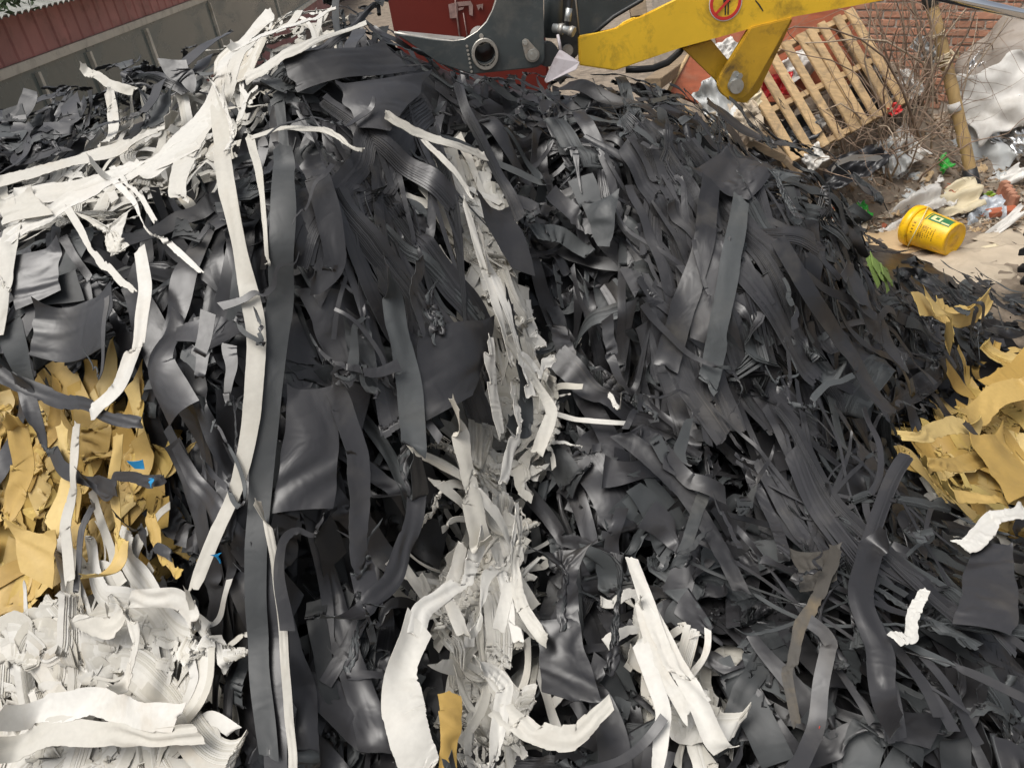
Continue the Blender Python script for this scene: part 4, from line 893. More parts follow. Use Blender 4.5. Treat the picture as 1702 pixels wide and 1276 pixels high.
# visible sample points of the heap, so that strips are laid where there is heap
def scatter(count, zone=None, pxbox=(-120, -20, 1820, 1380)):
    us, vs_ = [], []
    got = 0
    while got < count:
        u = rng.uniform(-2.9, 3.0, count*3); v = rng.uniform(-.5, 3.9, count*3)
        w = samp(HS, u, v); wp = to_world(np.stack([u, v, w], -1)); px = proj(wp)
        ok = (px[:, 0] > pxbox[0]) & (px[:, 0] < pxbox[2]) & (px[:, 1] > pxbox[1]) & (px[:, 1] < pxbox[3])
        ok &= (wp[:, 1] < 4.3) & (wp[:, 2] > -.6)
        ok &= ~((px[:, 0] > 1455) & (px[:, 1] < 428 + .16*(px[:, 0]-1455))) & ~((px[:, 0] > 1320) & (px[:, 1] < 310)) & ~((px[:, 0] > 930) & (px[:, 1] < 150)) & ~((px[:, 0] < 300) & (px[:, 1] < 110))
        z = zone_of(px)
        if zone is not None: ok &= (z == zone)
        # nearer ground fills more of the picture: weight by size seen
        ok &= rng.uniform(0, 1, len(u)) < np.clip((2.3/np.maximum(wp[:, 1], .5))**1.5, 0, 1)
        us.append(u[ok]); vs_.append(v[ok]); got += ok.sum()
    return np.concatenate(us)[:count], np.concatenate(vs_)[:count]
def pleat(X, amp, waves):
    """soft lengthwise folds, drifting across the width as they run down the strip"""
    B, n, m, _ = X.shape; b = np.linspace(0, 1, m)[None, None, :]
    nr = np.cross(np.gradient(X, axis=1), np.gradient(X, axis=2)); nr /= np.linalg.norm(nr, axis=-1, keepdims=True)+1e-9
    x = b*waves[:, None, None] + (.55*snoise(B, n, 5)+rng.uniform(0, 1, (B, 1)))[..., None]
    tri = 2*np.abs(x-np.floor(x+.5)) - .5; sm = .5*np.sin(2*math.pi*x); h = .55*tri - .45*sm
    a = amp[:, None, None]*np.clip(.55+.6*snoise(B, n, 6), 0, 1.3)[..., None]
    g = 1 - .25*np.clip(a/.02, 0, 1)                       # gathering draws the width in
    c = X.mean(2, keepdims=True)
    return (c + (X-c)*g[..., None] + nr*(h*a)[..., None]).astype(np.float32)
def layer(count, zone, Lr, Wr, taper, beta, waves, roll, curve, spread, lift, lay, n=30, m=4, steps=40, pinned=.4, offmax=.02, gain=1.0, bend=.35, box=None, dirc=None, stack=0.0, folds=2, limp=(.2, .8)):
    u, v = scatter(count, zone, box) if box else scatter(count, zone)
    U = lambda a, b: rng.uniform(a, b, count)
    L = Lr[0]*(Lr[1]/Lr[0])**U(0, 1); W = Wr[0]*(Wr[1]/Wr[0])**U(0, 1)
    W = np.minimum(W, L*.6)
    tp = np.where(U(0, 1) < taper, U(.02, .5), U(.75, 1.1)); W1 = W*tp
    sw = U(0, 1) < .5; W0 = np.where(sw, W1, W); W1 = np.where(sw, W, W1)
    th = samp(DOWN.astype(np.float32), u, v) if dirc is None else np.full(count, dirc)
    stp = np.clip(np.hypot(samp(_gx.astype(np.float32), u, v), samp(_gy.astype(np.float32), u, v)), .2, 1)
    th = th + rng.normal(0, 1, count)*(spread + 1.0*(1-stp))
    X, FL = make_strips(u, v, th, L, W0, W1, n, m, U(*beta), U(*waves), U(*roll), U(*curve), np.full(count, lift), folds=folds)
    s = np.linspace(0, 1, n)[None]
    off = U(.002, offmax)[:, None] + s*U(0, offmax)[:, None]
    pin = None
    if pinned > 0:
        pin = np.zeros((count, n, m), bool); pin[U(0, 1) < pinned, :1] = True
        hh = samp(HS, X[pin][:, 0], X[pin][:, 1]) + .006; Xp = X[pin]; Xp[:, 2] = np.minimum(Xp[:, 2], hh+.02); X[pin] = Xp
    X = settle(X, FL, off, steps=steps, pin=pin, bend=bend, limp=limp)
    if m >= 5 and m < 7: X = pleat(X, U(.002, .009), U(.6, 1.8))
    # leave out what snagged (over-stretched), sticks far out of the heap, or buries another colour
    ed = np.linalg.norm(np.diff(X, axis=1), axis=-1).max((1, 2)); hi = (X[..., 2] - samp(HS, X[..., 0], X[..., 1])).max((1, 2))
    yw = to_world(X[:, n//2, m//2].astype(float))[:, 1]
    ok = (ed < 1.35*L/(n-1) + .01) & (hi < np.where(yw > 3.1, .12, .22)) & ((X[..., 2] - samp(HS, X[..., 0], X[..., 1])).mean((1, 2)) < np.where(yw > 3.0, .045, .12))
    if zone == 0:
        pp = proj(to_world(X.astype(float))); zf = np.array([0, 1.0, .45, .8])[zone_of(pp.reshape(-1, 2)).reshape(count, -1)].mean(1)
        ok &= (zf < .06) | ((zf < .35) & (U(0, 1) < .05))
    if zone in (1, 2, 3):
        pp = proj(to_world(X.astype(float))); ok &= (zone_of(pp.reshape(-1, 2)).reshape(count, -1) == zone).mean(1) > {1: .45, 2: .6, 3: .15}[zone]
    X, W0, W1, L = X[ok], W0[ok], W1[ok], L[ok]; count = len(X)
    deposit(X, gain)
    zz = np.full(count, 0 if zone is None else zone)
    if zone is None:
        c = X[:, n//2, m//2]; zz = zone_of(proj(to_world(c.astype(float))))
    keep(X, zz, lay, np.maximum(W0, W1), L)
    if stack > 0 and count:
        sel = np.where((rng.uniform(0, 1, count) < stack) & (np.maximum(W0, W1) < .13))[0]; ext = []
        for k in sel:
            lv = fan(X[k], int(rng.integers(5, 13)), rng.choice([-1, 1])*rng.uniform(.003, .010), rng.uniform(.0018, .0032))
            STACKS.append((len(PIECES)-count+k, [*lv], int(zz[k]))); ext += lv
        if ext: deposit(np.array(ext), gain)
    return X
#@@CLOTH
# layer 0: deep filler, everywhere, crumpled
layer(520, None, (.35, .9), (.03, .11), .4, (.5, 1.3), (1, 3), (.2, 1.6), (.3, 1.5), .9, .04, 0, n=26, m=3, steps=20, offmax=.03)
layer(560, 0, (.4, 1.1), (.03, .12), .5, (.6, 1.4), (1, 3), (.2, 2.0), (.2, 1.2), .8, .04, 1, n=36, m=4, steps=22, offmax=.04, stack=.10)
layer(330, 1, (.2, .5), (.02, .055), .4, (.6, 1.4), (1.5, 4), (.2, 1.8), (.2, 1.4), .5, .03, 1, n=40, m=4, steps=26, offmax=.025, stack=.12, bend=.15, folds=2, limp=(.05, .4))
layer(200, 2, (.25, .6), (.04, .10), .3, (.5, 1.3), (1.5, 3.5), (.2, 1.6), (.3, 1.2), .5, .03, 1, n=40, m=5, steps=26, offmax=.025, stack=.1, bend=.15, folds=2, limp=(.05, .4))
layer(800, 0, (.25, .8), (.015, .06), .4, (.8, 1.6), (1, 3), (.5, 2.6), (.3, 1.8), .8, .04, 2, n=44, m=3, steps=20, offmax=.04, stack=.10, folds=1)
layer(280, 0, (.2, .5), (.07, .20), .9, (.4, 1.2), (.5, 1.5), (.3, 1.8), (.1, .9), .6, .05, 3, n=24, m=9, steps=24, offmax=.03, bend=.5, folds=1)
layer(560, 0, (.4, 1.2), (.025, .09), .6, (.3, 1.1), (.8, 2.5), (.4, 2.4), (.2, 1.2), .4, .05, 3, n=50, m=5, steps=24, offmax=.035, stack=.12, bend=.3, folds=1, limp=(.1, .6))
layer(330, 1, (.3, .7), (.014, .042), .4, (.2, .9), (1.5, 3.5), (.4, 1.8), (.4, 2.2), .35, .025, 3, n=50, m=4, steps=28, offmax=.02, stack=.16, bend=.12, folds=1, limp=(.05, .4))
layer(170, 2, (.3, .75), (.04, .11), .3, (.3, 1.0), (1.5, 3.0), (.4, 1.6), (.2, 1.2), .4, .025, 3, n=44, m=6, steps=28, offmax=.02, stack=.10, bend=.12, folds=1, limp=(.03, .35))
layer(560, 0, (.35, 1.1), (.02, .08), .7, (.2, 1.0), (.8, 2.5), (.4, 2.6), (.2, 1.2), .4, .05, 4, n=50, m=5, steps=24, offmax=.035, stack=.12, bend=.3, folds=1, limp=(.1, .6))
# longer pieces hanging down the hump, the open slope and sheets over its foot
layer(120, 0, (.4, 1.2), (.04, .11), .5, (.1, .6), (.5, 1.5), (.3, 2.0), (.05, .4), .16, .03, 5, n=48, m=6, steps=24, offmax=.03, pinned=1.0, stack=.08, folds=1, limp=(.1, .5), box=(330, 250, 790, 1100))
layer(150, 0, (.4, 1.0), (.025, .09), .6, (.1, .7), (.5, 2), (.4, 2.2), (.1, .6), .28, .03, 5, n=48, m=5, steps=24, offmax=.03, pinned=.8, stack=.12, folds=1, limp=(.1, .5), box=(940, 220, 1440, 720))
layer(120, 0, (.35, .9), (.03, .09), .6, (.2, 1.0), (.5, 2), (.4, 2.4), (.2, 1.2), .7, .03, 5, n=46, m=5, steps=24, offmax=.03, pinned=.5, stack=.14, folds=2, limp=(.1, .5), box=(930, 700, 1720, 1300))
layer(40, 0, (.25, .5), (.07, .17), .8, (.5, 1.4), (.7, 1.6), (.3, 2.0), (.1, .8), 1.0, .04, 5, n=26, m=9, steps=24, offmax=.02, box=(940, 700, 1720, 1300))
layer(45, 0, (.2, .45), (.08, .18), .8, (.3, 1.1), (.5, 1.2), (.3, 1.6), (.1, .8), 1.0, .04, 5, n=26, m=9, steps=24, offmax=.02, box=(0, 90, 720, 700))
layer(240, 1, (.2, .45), (.018, .05), .4, (.2, .8), (1, 3), (.4, 1.8), (.2, 1.2), .25, .025, 5, n=46, m=5, steps=26, offmax=.02, stack=.16, bend=.12, folds=1, limp=(.05, .4), box=(640, 225, 1215, 1300))
layer(150, 1, (.35, .8), (.014, .04), .3, (.15, .6), (1.5, 4), (.4, 1.6), (1.5, 3.6), 1.0, .02, 5, n=60, m=4, steps=26, offmax=.02, stack=.25, bend=.10, folds=1, limp=(.05, .35), box=(-60, 940, 400, 1320))
layer(120, 0, (.25, .7), (.03, .12), .6, (.3, 1.0), (.8, 2), (.3, 1.6), (.2, 1.2), .8, .02, 5, n=36, m=5, steps=28, offmax=.02, pinned=.6, stack=.06, limp=(.1, .6), box=(-80, 90, 660, 330))
layer(50, 0, (.25, .6), (.03, .11), .6, (.3, 1.0), (.8, 2), (.3, 1.6), (.2, 1.2), .7, .02, 5, n=36, m=5, steps=28, offmax=.02, pinned=.6, stack=.06, limp=(.1, .6), box=(700, 150, 1450, 330))
# fine parallel cuttings combed down two faces of the heap
layer(80, 0, (.5, .95), (.010, .03), .5, (.1, .4), (.5, 1.5), (.2, 1.0), (.05, .3), .10, .02, 5, n=44, m=3, steps=26, offmax=.015, stack=.4, folds=0, box=(610, 210, 800, 500))
layer(80, 0, (.5, .95), (.010, .035), .5, (.1, .4), (.5, 1.5), (.2, 1.0), (.05, .3), .10, .02, 5, n=44, m=3, steps=26, offmax=.015, stack=.4, folds=0, box=(1100, 290, 1260, 580))
layer(50, 0, (.4, .8), (.010, .03), .5, (.1, .5), (.5, 1.5), (.2, 1.2), (.05, .4), .2, .02, 5, n=44, m=3, steps=26, offmax=.015, stack=.35, folds=0, box=(1300, 760, 1520, 1000))
layer(20, 3, (.10, .18), (.035, .06), .3, (.1, .5), (1, 2), (.2, .8), (.2, 1.0), .9, .01, 4, n=22, m=4, steps=30, folds=1, pinned=0, limp=(.05, .4))
gr_ = HF-BASE; print('GROWTH', [round(float(x), 3) for x in np.percentile(gr_[60:-60, 60:-60], [10, 50, 90])])

# ---- the ribbons and sheets one can follow by eye: laid along their own course over the heap
def surf_pts(pts, dense=0):
    out = []; P = [np.array(p, float) for p in pts]
    if dense:
        P = [P[i]+(P[i+1]-P[i])*f for i in range(len(P)-1) for f in np.linspace(0, 1, max(2, int(np.linalg.norm(P[i+1]-P[i])/dense)+1))[:-1]] + [P[-1]]
    for px, py in P:
        d = CF + (px-851)/FPX*CR - (py-638)/FPX*CU; d = d/np.linalg.norm(d)
        t = np.arange(0.9, 6.0, 0.008); q = to_uvw(CPOS + t[:, None]*d)
        k = int(np.argmax(q[:, 2] < samp(HS, q[:, 0], q[:, 1]))) or len(t)-1
        lim = .14 if dense else .40
        if out and abs(t[k]-out[-1][3]) > lim: k = int(np.argmin(abs(t-(out[-1][3]+lim*np.sign(t[k]-out[-1][3])))))
        out.append((q[k, 0], q[k, 1], max(q[k, 2], float(samp(HS, q[k, 0], q[k, 1]))), t[k]))
    return np.array(out)
def resample(P, n):
    # smooth path through the points
    t = np.concatenate([[0], np.cumsum(np.linalg.norm(np.diff(P[:, :2], axis=0), axis=1))]); x = np.linspace(0, t[-1], n)
    Q = np.stack([np.interp(x, t, P[:, i]) for i in range(P.shape[1])], -1)
    for _ in range(8):
        Q[1:-1] = .25*Q[:-2] + .5*Q[1:-1] + .25*Q[2:]
    return Q
HERO = []
def ribbons(specs, n=72, m=9, steps=16, lift=.014, slack=1.012, roll=.4, lay=9):
    """specs: (zone, [(px,py)...], width0 px, width1 px, label)"""
    B = len(specs); path = np.zeros((B, n, 3)); L = np.zeros(B); W0 = np.zeros(B); W1 = np.zeros(B)
    for k, sp in enumerate(specs):
        P = resample(surf_pts(sp[1], 22), n); path[k] = P[:, :3]
        w = P[:, 2]; L[k] = np.linalg.norm(np.diff(np.c_[P[:, :2], w], axis=0), axis=1).sum()*slack
        W0[k] = sp[2]*P[0, 3]*.92/FPX; W1[k] = sp[3]*P[-1, 3]*.92/FPX
    z = np.zeros(B)
    X, FL = make_strips(z, z, z, L, W0, W1, n, m, z, z, np.full(B, roll), z, np.full(B, lift), path=path, skew=.7)
    pin = np.zeros((B, n, m), bool); pin[:, [0, n-1], m//2] = True
    off = np.full((B, n), .008) + rng.uniform(0, .006, (B, 1))
    X = settle(X, FL, off, steps=steps, pin=pin, bend=.3, iters=4, hb=5, fric=.95, rigid=.35)
    wh_ = np.array([sp[0] in (1, 2) for sp in specs]); X = pleat(X, np.where(wh_, rng.uniform(.006, .013, B), rng.uniform(.0, .007, B))*np.clip((W0+W1)/.14, .25, 1.2), rng.uniform(.7, 2.2, B))
    deposit(X)
    for k, sp in enumerate(specs): HERO.append((X[k], sp[0], sp[4], max(W0[k], W1[k]), L[k]))
def sheets(specs, n=24, m=17, steps=16, lift=.03):
    global HINGE
    """specs: (zone, four corners in px, label, ...) broad pieces"""
    B = len(specs); X = np.zeros((B, n, m, 3), np.float32); HINGE = np.ones((B, n), np.float32)
    s = np.linspace(0, 1, n)[:, None, None]; t = np.linspace(0, 1, m)[None, :, None]
    for k, sp in enumerate(specs):
        c = surf_pts(sp[1])[:, :3]; c[:, 2] += .015
        g = (c[0]*(1-s)+c[3]*s)*(1-t) + (c[1]*(1-s)+c[2]*s)*t
        g[..., 2] = np.maximum(g[..., 2], samp(HS, g[..., 0], g[..., 1])+.01) + .012*np.sin(rng.uniform(4, 9)*s[..., 0]+rng.uniform(3, 8)*t[..., 0]+rng.uniform(0, 6)) + .5*lift
        X[k] = g
    d1 = np.linalg.norm(np.diff(X, axis=1), axis=-1).mean((1, 2))*1.02; d2 = np.linalg.norm(np.diff(X, axis=2), axis=-1)
    FL = np.zeros((B, n, m, 2), np.float32)
    # flat pattern: straightened corner quad
    for k in range(B):
        c = X[k][[0, 0, -1, -1], [0, -1, -1, 0]]; ex = c[1]-c[0]; ex = ex/np.linalg.norm(ex); nz = np.cross(ex, c[3]-c[0]); nz /= np.linalg.norm(nz); ey = np.cross(nz, ex)
        f = np.stack([(c-c[0])@ex, (c-c[0])@ey], -1)*1.05
        FL[k] = (f[0]*(1-s)+f[3]*s)*(1-t) + (f[1]*(1-s)+f[2]*s)*t
    pin = np.zeros((B, n, m), bool); pin[:, 0, 0] = pin[:, 0, -1] = True
    X = settle(X, FL, np.full((B, n), .006), steps=steps, pin=pin, bend=.2, iters=4, hb=6)
    if n > 8: X = pleat(X, rng.uniform(.006, .015, B), rng.uniform(.4, 1.2, B))
    deposit(X)
    for k, sp in enumerate(specs): HERO.append((X[k], sp[0], sp[2], .2, .3))
B7, Bk, Wh, Yl = 7, 0, 1, 2
ribbons([
    (Yl, [(1518, 505), (1560, 486), (1600, 478), (1642, 490)], 44, 30, 'long fold of the ochre bundle below the bucket'),
    (Yl, [(1552, 492), (1560, 520), (1540, 550)], 44, 34, 'ochre strip curling under the bundle below the bucket'),
    (Yl, [(1490, 722), (1560, 702), (1625, 692)], 26, 34, 'ochre strip along the top edge of the large ochre heap'),
    (Yl, [(1508, 762), (1580, 772), (1655, 742)], 32, 36, 'ochre strip across the middle of the large ochre heap'),
    (Yl, [(1540, 802), (1620, 812), (1705, 816)], 30, 30, 'ochre strip along the foot of the large ochre heap'),
    (Yl, [(1640, 642), (1680, 602), (1725, 570)], 38, 30, 'ochre strip climbing the back of the large ochre heap'),
    (Yl, [(1600, 692), (1650, 655), (1705, 640)], 36, 44, 'broad ochre strip high on the large ochre heap'),
    (Yl, [(30, 690), (40, 770), (20, 850)], 40, 44, 'ochre strip falling down the left ochre heap'),
    (Yl, [(110, 700), (120, 790), (90, 880)], 34, 40, 'ochre strip beside the white strip on the ochre heap'),
    (Yl, [(200, 720), (190, 800), (210, 890), (190, 950)], 30, 34, 'ochre strip under the blue tape scraps'),
    (Yl, [(250, 850), (270, 900), (300, 940)], 26, 30, 'ochre strip at the foot of the left ochre heap'),
])
sheets([
    (Bk, [(655, 440), (735, 470), (830, 520), (650, 505)], 'broad black sheet stretched towards the upper cream cascade'),
    (Bk, [(700, 540), (830, 525), (800, 640), (690, 690)], 'crumpled black sheet hanging left of the upper cream cascade'),
    (B7, [(958, 342), (1035, 316), (1010, 400), (990, 395)], 'flat grey-black triangle lying on the slope below the boom'),
    (Bk, [(790, 320), (850, 350), (890, 440), (845, 430)], 'smooth dark sheet beside the top of the cream cascade'),
    (Bk, [(470, 95), (640, 70), (690, 110), (500, 140)], 'folded black sheet draped over the crown of the hump'),
    (Bk, [(560, 140), (720, 120), (650, 205), (600, 200)], 'dark pointed sheet below the crown of the hump'),
    (7, [(222, 138), (300, 150), (285, 205), (218, 205)], 'stiff grey-black panel among cream strips by the shed'),
    (Bk, [(870, 905), (1000, 890), (985, 1010), (880, 1040)], 'broad black sheet beside the lower cream tangle'),
    (Bk, [(995, 915), (1050, 900), (1065, 1050), (960, 1150)], 'long folded black sheet left of the small cream fall'),
    (Bk, [(880, 1020), (960, 1010), (1000, 1160), (900, 1130)], 'black sheet sagging over the cream arc'),
    (Bk, [(480, 640), (570, 630), (560, 820), (450, 830)], 'large smooth black sheet right of the long grey ribbon'),
    (Bk, [(370, 640), (415, 660), (425, 760), (370, 790)], 'flat black panel left of the long cream ribbon'),
    (B7, [(570, 520), (620, 560), (630, 640), (580, 600)], 'smooth grey-green flap on the left hump'),
    (Bk, [(420, 900), (470, 870), (480, 1240), (440, 1250)], 'long pointed black sheet over the foot of the left hump'),
    (Bk, [(560, 880), (640, 860), (620, 1060), (540, 1100)], 'wide black sheet at the foot of the left hump'),
    (Bk, [(1140, 285), (1210, 240), (1290, 270), (1230, 330)], 'broad dark sheet on the shoulder below the pallet'),
    (B7, [(1230, 250), (1330, 300), (1350, 370), (1290, 340)], 'wide grey-black sheet on the edge towards the pallet'),
    (Bk, [(1150, 380), (1210, 400), (1190, 560), (1140, 540)], 'tall dark sheet hanging on the middle of the black slope'),
    (Bk, [(1600, 890), (1680, 900), (1670, 1030), (1560, 1010)], 'large black sheet under the cream patch'),
    (Bk, [(1280, 1000), (1400, 960), (1440, 1050), (1310, 1120)], 'broad black sheet spread below the soiled piece'),
    (6, [(1290, 905), (1395, 900), (1385, 950), (1312, 965)], 'soiled brown-dusted black scrap on the lower slope'),
    (Bk, [(0, 425), (110, 400), (105, 470), (30, 500)], 'flat black flap beneath the cream swathe'),
    (Bk, [(60, 500), (200, 470), (190, 560), (40, 570)], 'black sheet sagging above the ochre heap'),
])
ribbons([
    (B7, [(478, 258), (472, 400), (462, 540), (446, 680), (436, 800), (426, 950), (432, 1100), (452, 1250)], 40, 34, 'longest grey-black ribbon hanging down the whole left hump'),
    (B7, [(648, 440), (660, 540), (682, 640), (690, 745)], 40, 48, 'straight grey-black strip hanging right of the hump centre'),
    (Bk, [(520, 270), (545, 340), (560, 430), (520, 470)], 45, 40, 'curled black strip high on the left hump'),
    (Bk, [(700, 760), (690, 860), (650, 960), (560, 1010)], 34, 40, 'dark strip curving down to the foot of the hump'),
    (Bk, [(560, 640), (600, 760), (590, 900), (620, 1000)], 40, 46, 'dark folded strip down the middle of the left hump'),
    (Bk, [(840, 480), (850, 560), (862, 620), (845, 690)], 24, 34, 'black strip lying across the upper cream cascade'),
    (Bk, [(1180, 300), (1165, 420), (1130, 520), (1105, 610)], 36, 46, 'long dark strip on the black slope below the boom'),
    (B7, [(1230, 330), (1210, 440), (1190, 560), (1175, 640)], 30, 44, 'long grey strip falling through the black slope'),
    (Bk, [(1290, 400), (1350, 500), (1420, 600), (1470, 690)], 30, 40, 'dark strip sliding towards the large ochre heap'),
    (Bk, [(1400, 440), (1450, 520), (1500, 600)], 44, 30, 'dark strip below the green clump'),
    (Bk, [(1030, 720), (1120, 790), (1190, 900), (1230, 980)], 34, 30, 'black strip crossing the foot of the black slope'),
    (B7, [(1180, 770), (1150, 870), (1120, 940)], 22, 20, 'narrow grey strip above the small cream fall'),
    (Bk, [(1240, 780), (1280, 860), (1300, 920)], 18, 24, 'narrow strip leading to the soiled scrap'),
    (6, [(1385, 905), (1340, 1000), (1300, 1100), (1320, 1200)], 22, 16, 'soiled strip hanging from the brown-dusted scrap'),
    (Bk, [(1450, 880), (1420, 990), (1460, 1080), (1440, 1180)], 40, 44, 'curving black strip right of the soiled scrap'),
    (Bk, [(1600, 700), (1630, 740), (1650, 775)], 22, 26, 'black scrap lying on the large ochre heap'),
    (Bk, [(30, 600), (70, 700), (110, 780), (200, 810)], 26, 22, 'black strip looping over the ochre heap'),
    (Bk, [(0, 620), (90, 650), (200, 690), (240, 700)], 22, 18, 'black strip lying along the top of the ochre heap'),
    (Bk, [(150, 780), (200, 790), (280, 790)], 14, 16, 'narrow black strip crossing the ochre heap'),
    (Bk, [(160, 830), (140, 880), (130, 980)], 12, 10, 'thin black ribbon dropping beside the white strip'),
    (Bk, [(225, 850), (250, 900), (290, 920)], 14, 18, 'narrow black strip at the edge of the ochre heap'),
])
ribbons([
    (Wh, [(455, 25), (405, 70), (372, 120), (345, 190), (300, 240), (240, 300)], 44, 62, 'broad cream swathe over the hump before the shed'),
    (Wh, [(420, 70), (385, 140), (345, 200), (310, 260), (305, 330)], 36, 46, 'cream strip folded beside the broad swathe'),
    (Wh, [(560, 18), (500, 42), (440, 60), (395, 85)], 16, 26, 'cream strip lying along the crown of the hump'),
    (Wh, [(610, 42), (530, 70), (455, 102), (412, 135)], 14, 22, 'slender cream strip just under the crown'),
    (Wh, [(300, 200), (220, 240), (120, 265), (0, 300)], 44, 40, 'cream strip along the upper edge of the swathe'),
    (Wh, [(330, 240), (250, 275), (150, 300), (30, 325)], 52, 50, 'wide cream strip in the middle of the swathe'),
    (Wh, [(235, 270), (180, 300), (120, 335), (60, 370), (0, 412)], 34, 40, 'cream strip slanting down to the black flap'),
    (Wh, [(28, 375), (15, 460), (0, 560)], 30, 22, 'cream strip hanging over the black flap'),
    (Wh, [(362, 150), (370, 220), (378, 300), (395, 380), (415, 480), (432, 560), (425, 640), (418, 720), (400, 800), (355, 900), (325, 975)], 34, 22, 'longest cream ribbon running down the left hump'),
    (Wh, [(322, 970), (322, 1000), (335, 1040)], 16, 10, 'short cream end curling at the cream heap'),
    (Wh, [(440, 830), (458, 920), (470, 1010), (478, 1100), (485, 1200), (500, 1300)], 14, 14, 'thin cream ribbon along the lower grey-black ribbon'),
    (Wh, [(418, 230), (435, 290), (443, 370), (446, 445)], 16, 6, 'thin cream ribbon hanging beside the grey-black ribbon'),
    (Wh, [(420, 232), (470, 216), (540, 218), (580, 235), (606, 252)], 16, 14, 'twisted cream strip lying across the hump'),
    (Wh, [(643, 195), (690, 222), (740, 238), (805, 258)], 20, 26, 'cream strip below the steel plate'),
    (Wh, [(705, 235), (760, 290), (800, 345)], 12, 10, 'thin cream strip above the gully'),
    (Wh, [(235, 415), (246, 480), (235, 560), (200, 640), (155, 682)], 20, 30, 'cream strip ending on the ochre heap'),
    (Wh, [(115, 345), (150, 400), (195, 455), (230, 487)], 12, 9, 'thin cream ribbon dropping from the swathe'),
    (Wh, [(178, 285), (230, 340), (280, 400), (340, 456)], 11, 9, 'thin cream ribbon slanting from the swathe to the hump'),
    (Wh, [(190, 280), (240, 330), (262, 370)], 9, 8, 'short thin cream ribbon beside the slanting one'),
    (Wh, [(142, 112), (180, 138), (226, 152)], 14, 12, 'cream strip tip near the shed windows'),
    (Wh, [(184, 150), (192, 205), (188, 255)], 18, 20, 'cream strip joining the swathe near the shed'),
    (Wh, [(130, 700), (126, 800), (112, 870), (122, 965)], 20, 20, 'white strip hanging over the ochre heap'),
    (Wh, [(762, 672), (768, 760), (785, 830), (800, 900)], 30, 48, 'wide cream strip at the head of the lower tangle'),
    (Wh, [(860, 850), (850, 940), (870, 1010), (910, 1055)], 24, 26, 'cream strip at the right of the lower tangle'),
    (Wh, [(800, 870), (770, 960), (700, 1010), (690, 1050)], 26, 40, 'cream strip fanning left in the lower tangle'),
    (Wh, [(700, 1030), (662, 1110), (680, 1200), (705, 1300)], 62, 80, 'broadest cream sheet at the foot of the slope'),
    (Wh, [(1015, 1160), (955, 1212), (885, 1210), (825, 1165)], 26, 46, 'cream arc under the sagging black sheet'),
    (Wh, [(1048, 925), (1085, 1030), (1135, 1120), (1195, 1228)], 22, 44, 'cream strip down the small fall'),
    (Wh, [(1060, 1060), (1100, 1170), (1090, 1290)], 30, 22, 'cream strip parting from the small fall'),
    (Wh, [(10, 1215), (120, 1205), (240, 1215), (335, 1212)], 40, 38, 'wide flat cream strip across the cream heap'),
    (Wh, [(40, 1170), (150, 1155), (300, 1185)], 40, 46, 'folded cream strip above the wide flat one'),
    (Wh, [(120, 1020), (200, 985), (300, 985), (335, 1030)], 26, 30, 'cream strip arched over the top of the cream heap'),
    (Wh, [(215, 1000), (235, 1060), (215, 1130)], 22, 26, 'cream strip hanging down the face of the cream heap'),
    (Wh, [(1527, 975), (1502, 1020), (1480, 1060)], 16, 26, 'cream scrap between black sheets under the ochre heap'),
    (Wh, [(1692, 838), (1630, 850), (1590, 905)], 30, 34, 'cream strip along the lower edge of the large ochre heap'),
    (Yl, [(748, 1145), (750, 1200), (742, 1270)], 40, 34, 'ochre fold between the lower cream strips'),
    (Wh, [(1010, 655), (1025, 668)], 12, 10, 'tiny cream scrap on the black slope'),
    (Wh, [(772, 330), (800, 430), (828, 520), (850, 600)], 12, 20, 'first cream strip along the gully in the upper cascade'),
    (Wh, [(800, 400), (838, 500), (862, 580), (884, 660)], 14, 24, 'cream strip near the black slope in the upper cascade'),
    (Wh, [(812, 555), (818, 640), (832, 720)], 26, 18, 'cream strip on the hump side of the upper cascade'),
    (Wh, [(842, 560), (884, 622), (918, 684), (892, 752)], 18, 26, 'cream strip bulging out of the upper cascade'),
    (Wh, [(850, 640), (860, 700), (840, 770), (835, 800)], 22, 16, 'cream strip at the lower tip of the upper cascade'),
    (Wh, [(780, 800), (835, 860), (852, 950), (828, 1045)], 20, 24, 'looping cream strip in the middle of the lower tangle'),
    (Wh, [(855, 835), (842, 905), (802, 962), (782, 1045)], 24, 20, 'cream strip crossing the lower tangle'),
    (Wh, [(770, 900), (742, 982), (772, 1050)], 20, 26, 'cream strip folding left in the lower tangle'),
    (Wh, [(822, 900), (842, 985), (862, 1062)], 18, 20, 'cream strip dangling from the lower tangle'),
    (Wh, [(795, 1085), (842, 1130), (826, 1200), (800, 1270)], 30, 34, 'cream strip under the lower tangle by the arc'),
    (Wh, [(1075, 1000), (1118, 1090), (1165, 1165)], 22, 34, 'cream strip in the thick of the small fall'),
    (Wh, [(1058, 985), (1085, 1090), (1140, 1185)], 18, 26, 'cream strip along the near side of the small fall'),
    (Wh, [(860, 590), (890, 610), (922, 592)], 30, 12, 'pointed cream flap on the upper cascade'),
])
sheets([
    (Wh, [(350, 135), (385, 150), (433, 208), (355, 268)], 'large cream triangle hanging from the swathe'),
    (Wh, [(130, 360), (240, 340), (255, 385), (145, 425)], 'cream sheet sagging below the swathe'),
    (Wh, [(0, 335), (60, 310), (95, 345), (10, 368)], 'cream flap at the end of the swathe'),
    (Yl, [(1525, 478), (1640, 482), (1610, 510), (1540, 520)], 'ochre flap below the yellow bucket'),
    (Yl, [(1600, 720), (1660, 700), (1690, 800), (1640, 820)], 'smooth ochre sheet on the large ochre heap'),
    (Yl, [(20, 860), (100, 880), (90, 960), (40, 930)], 'ochre sheet folded at the edge of the cream heap'),
])
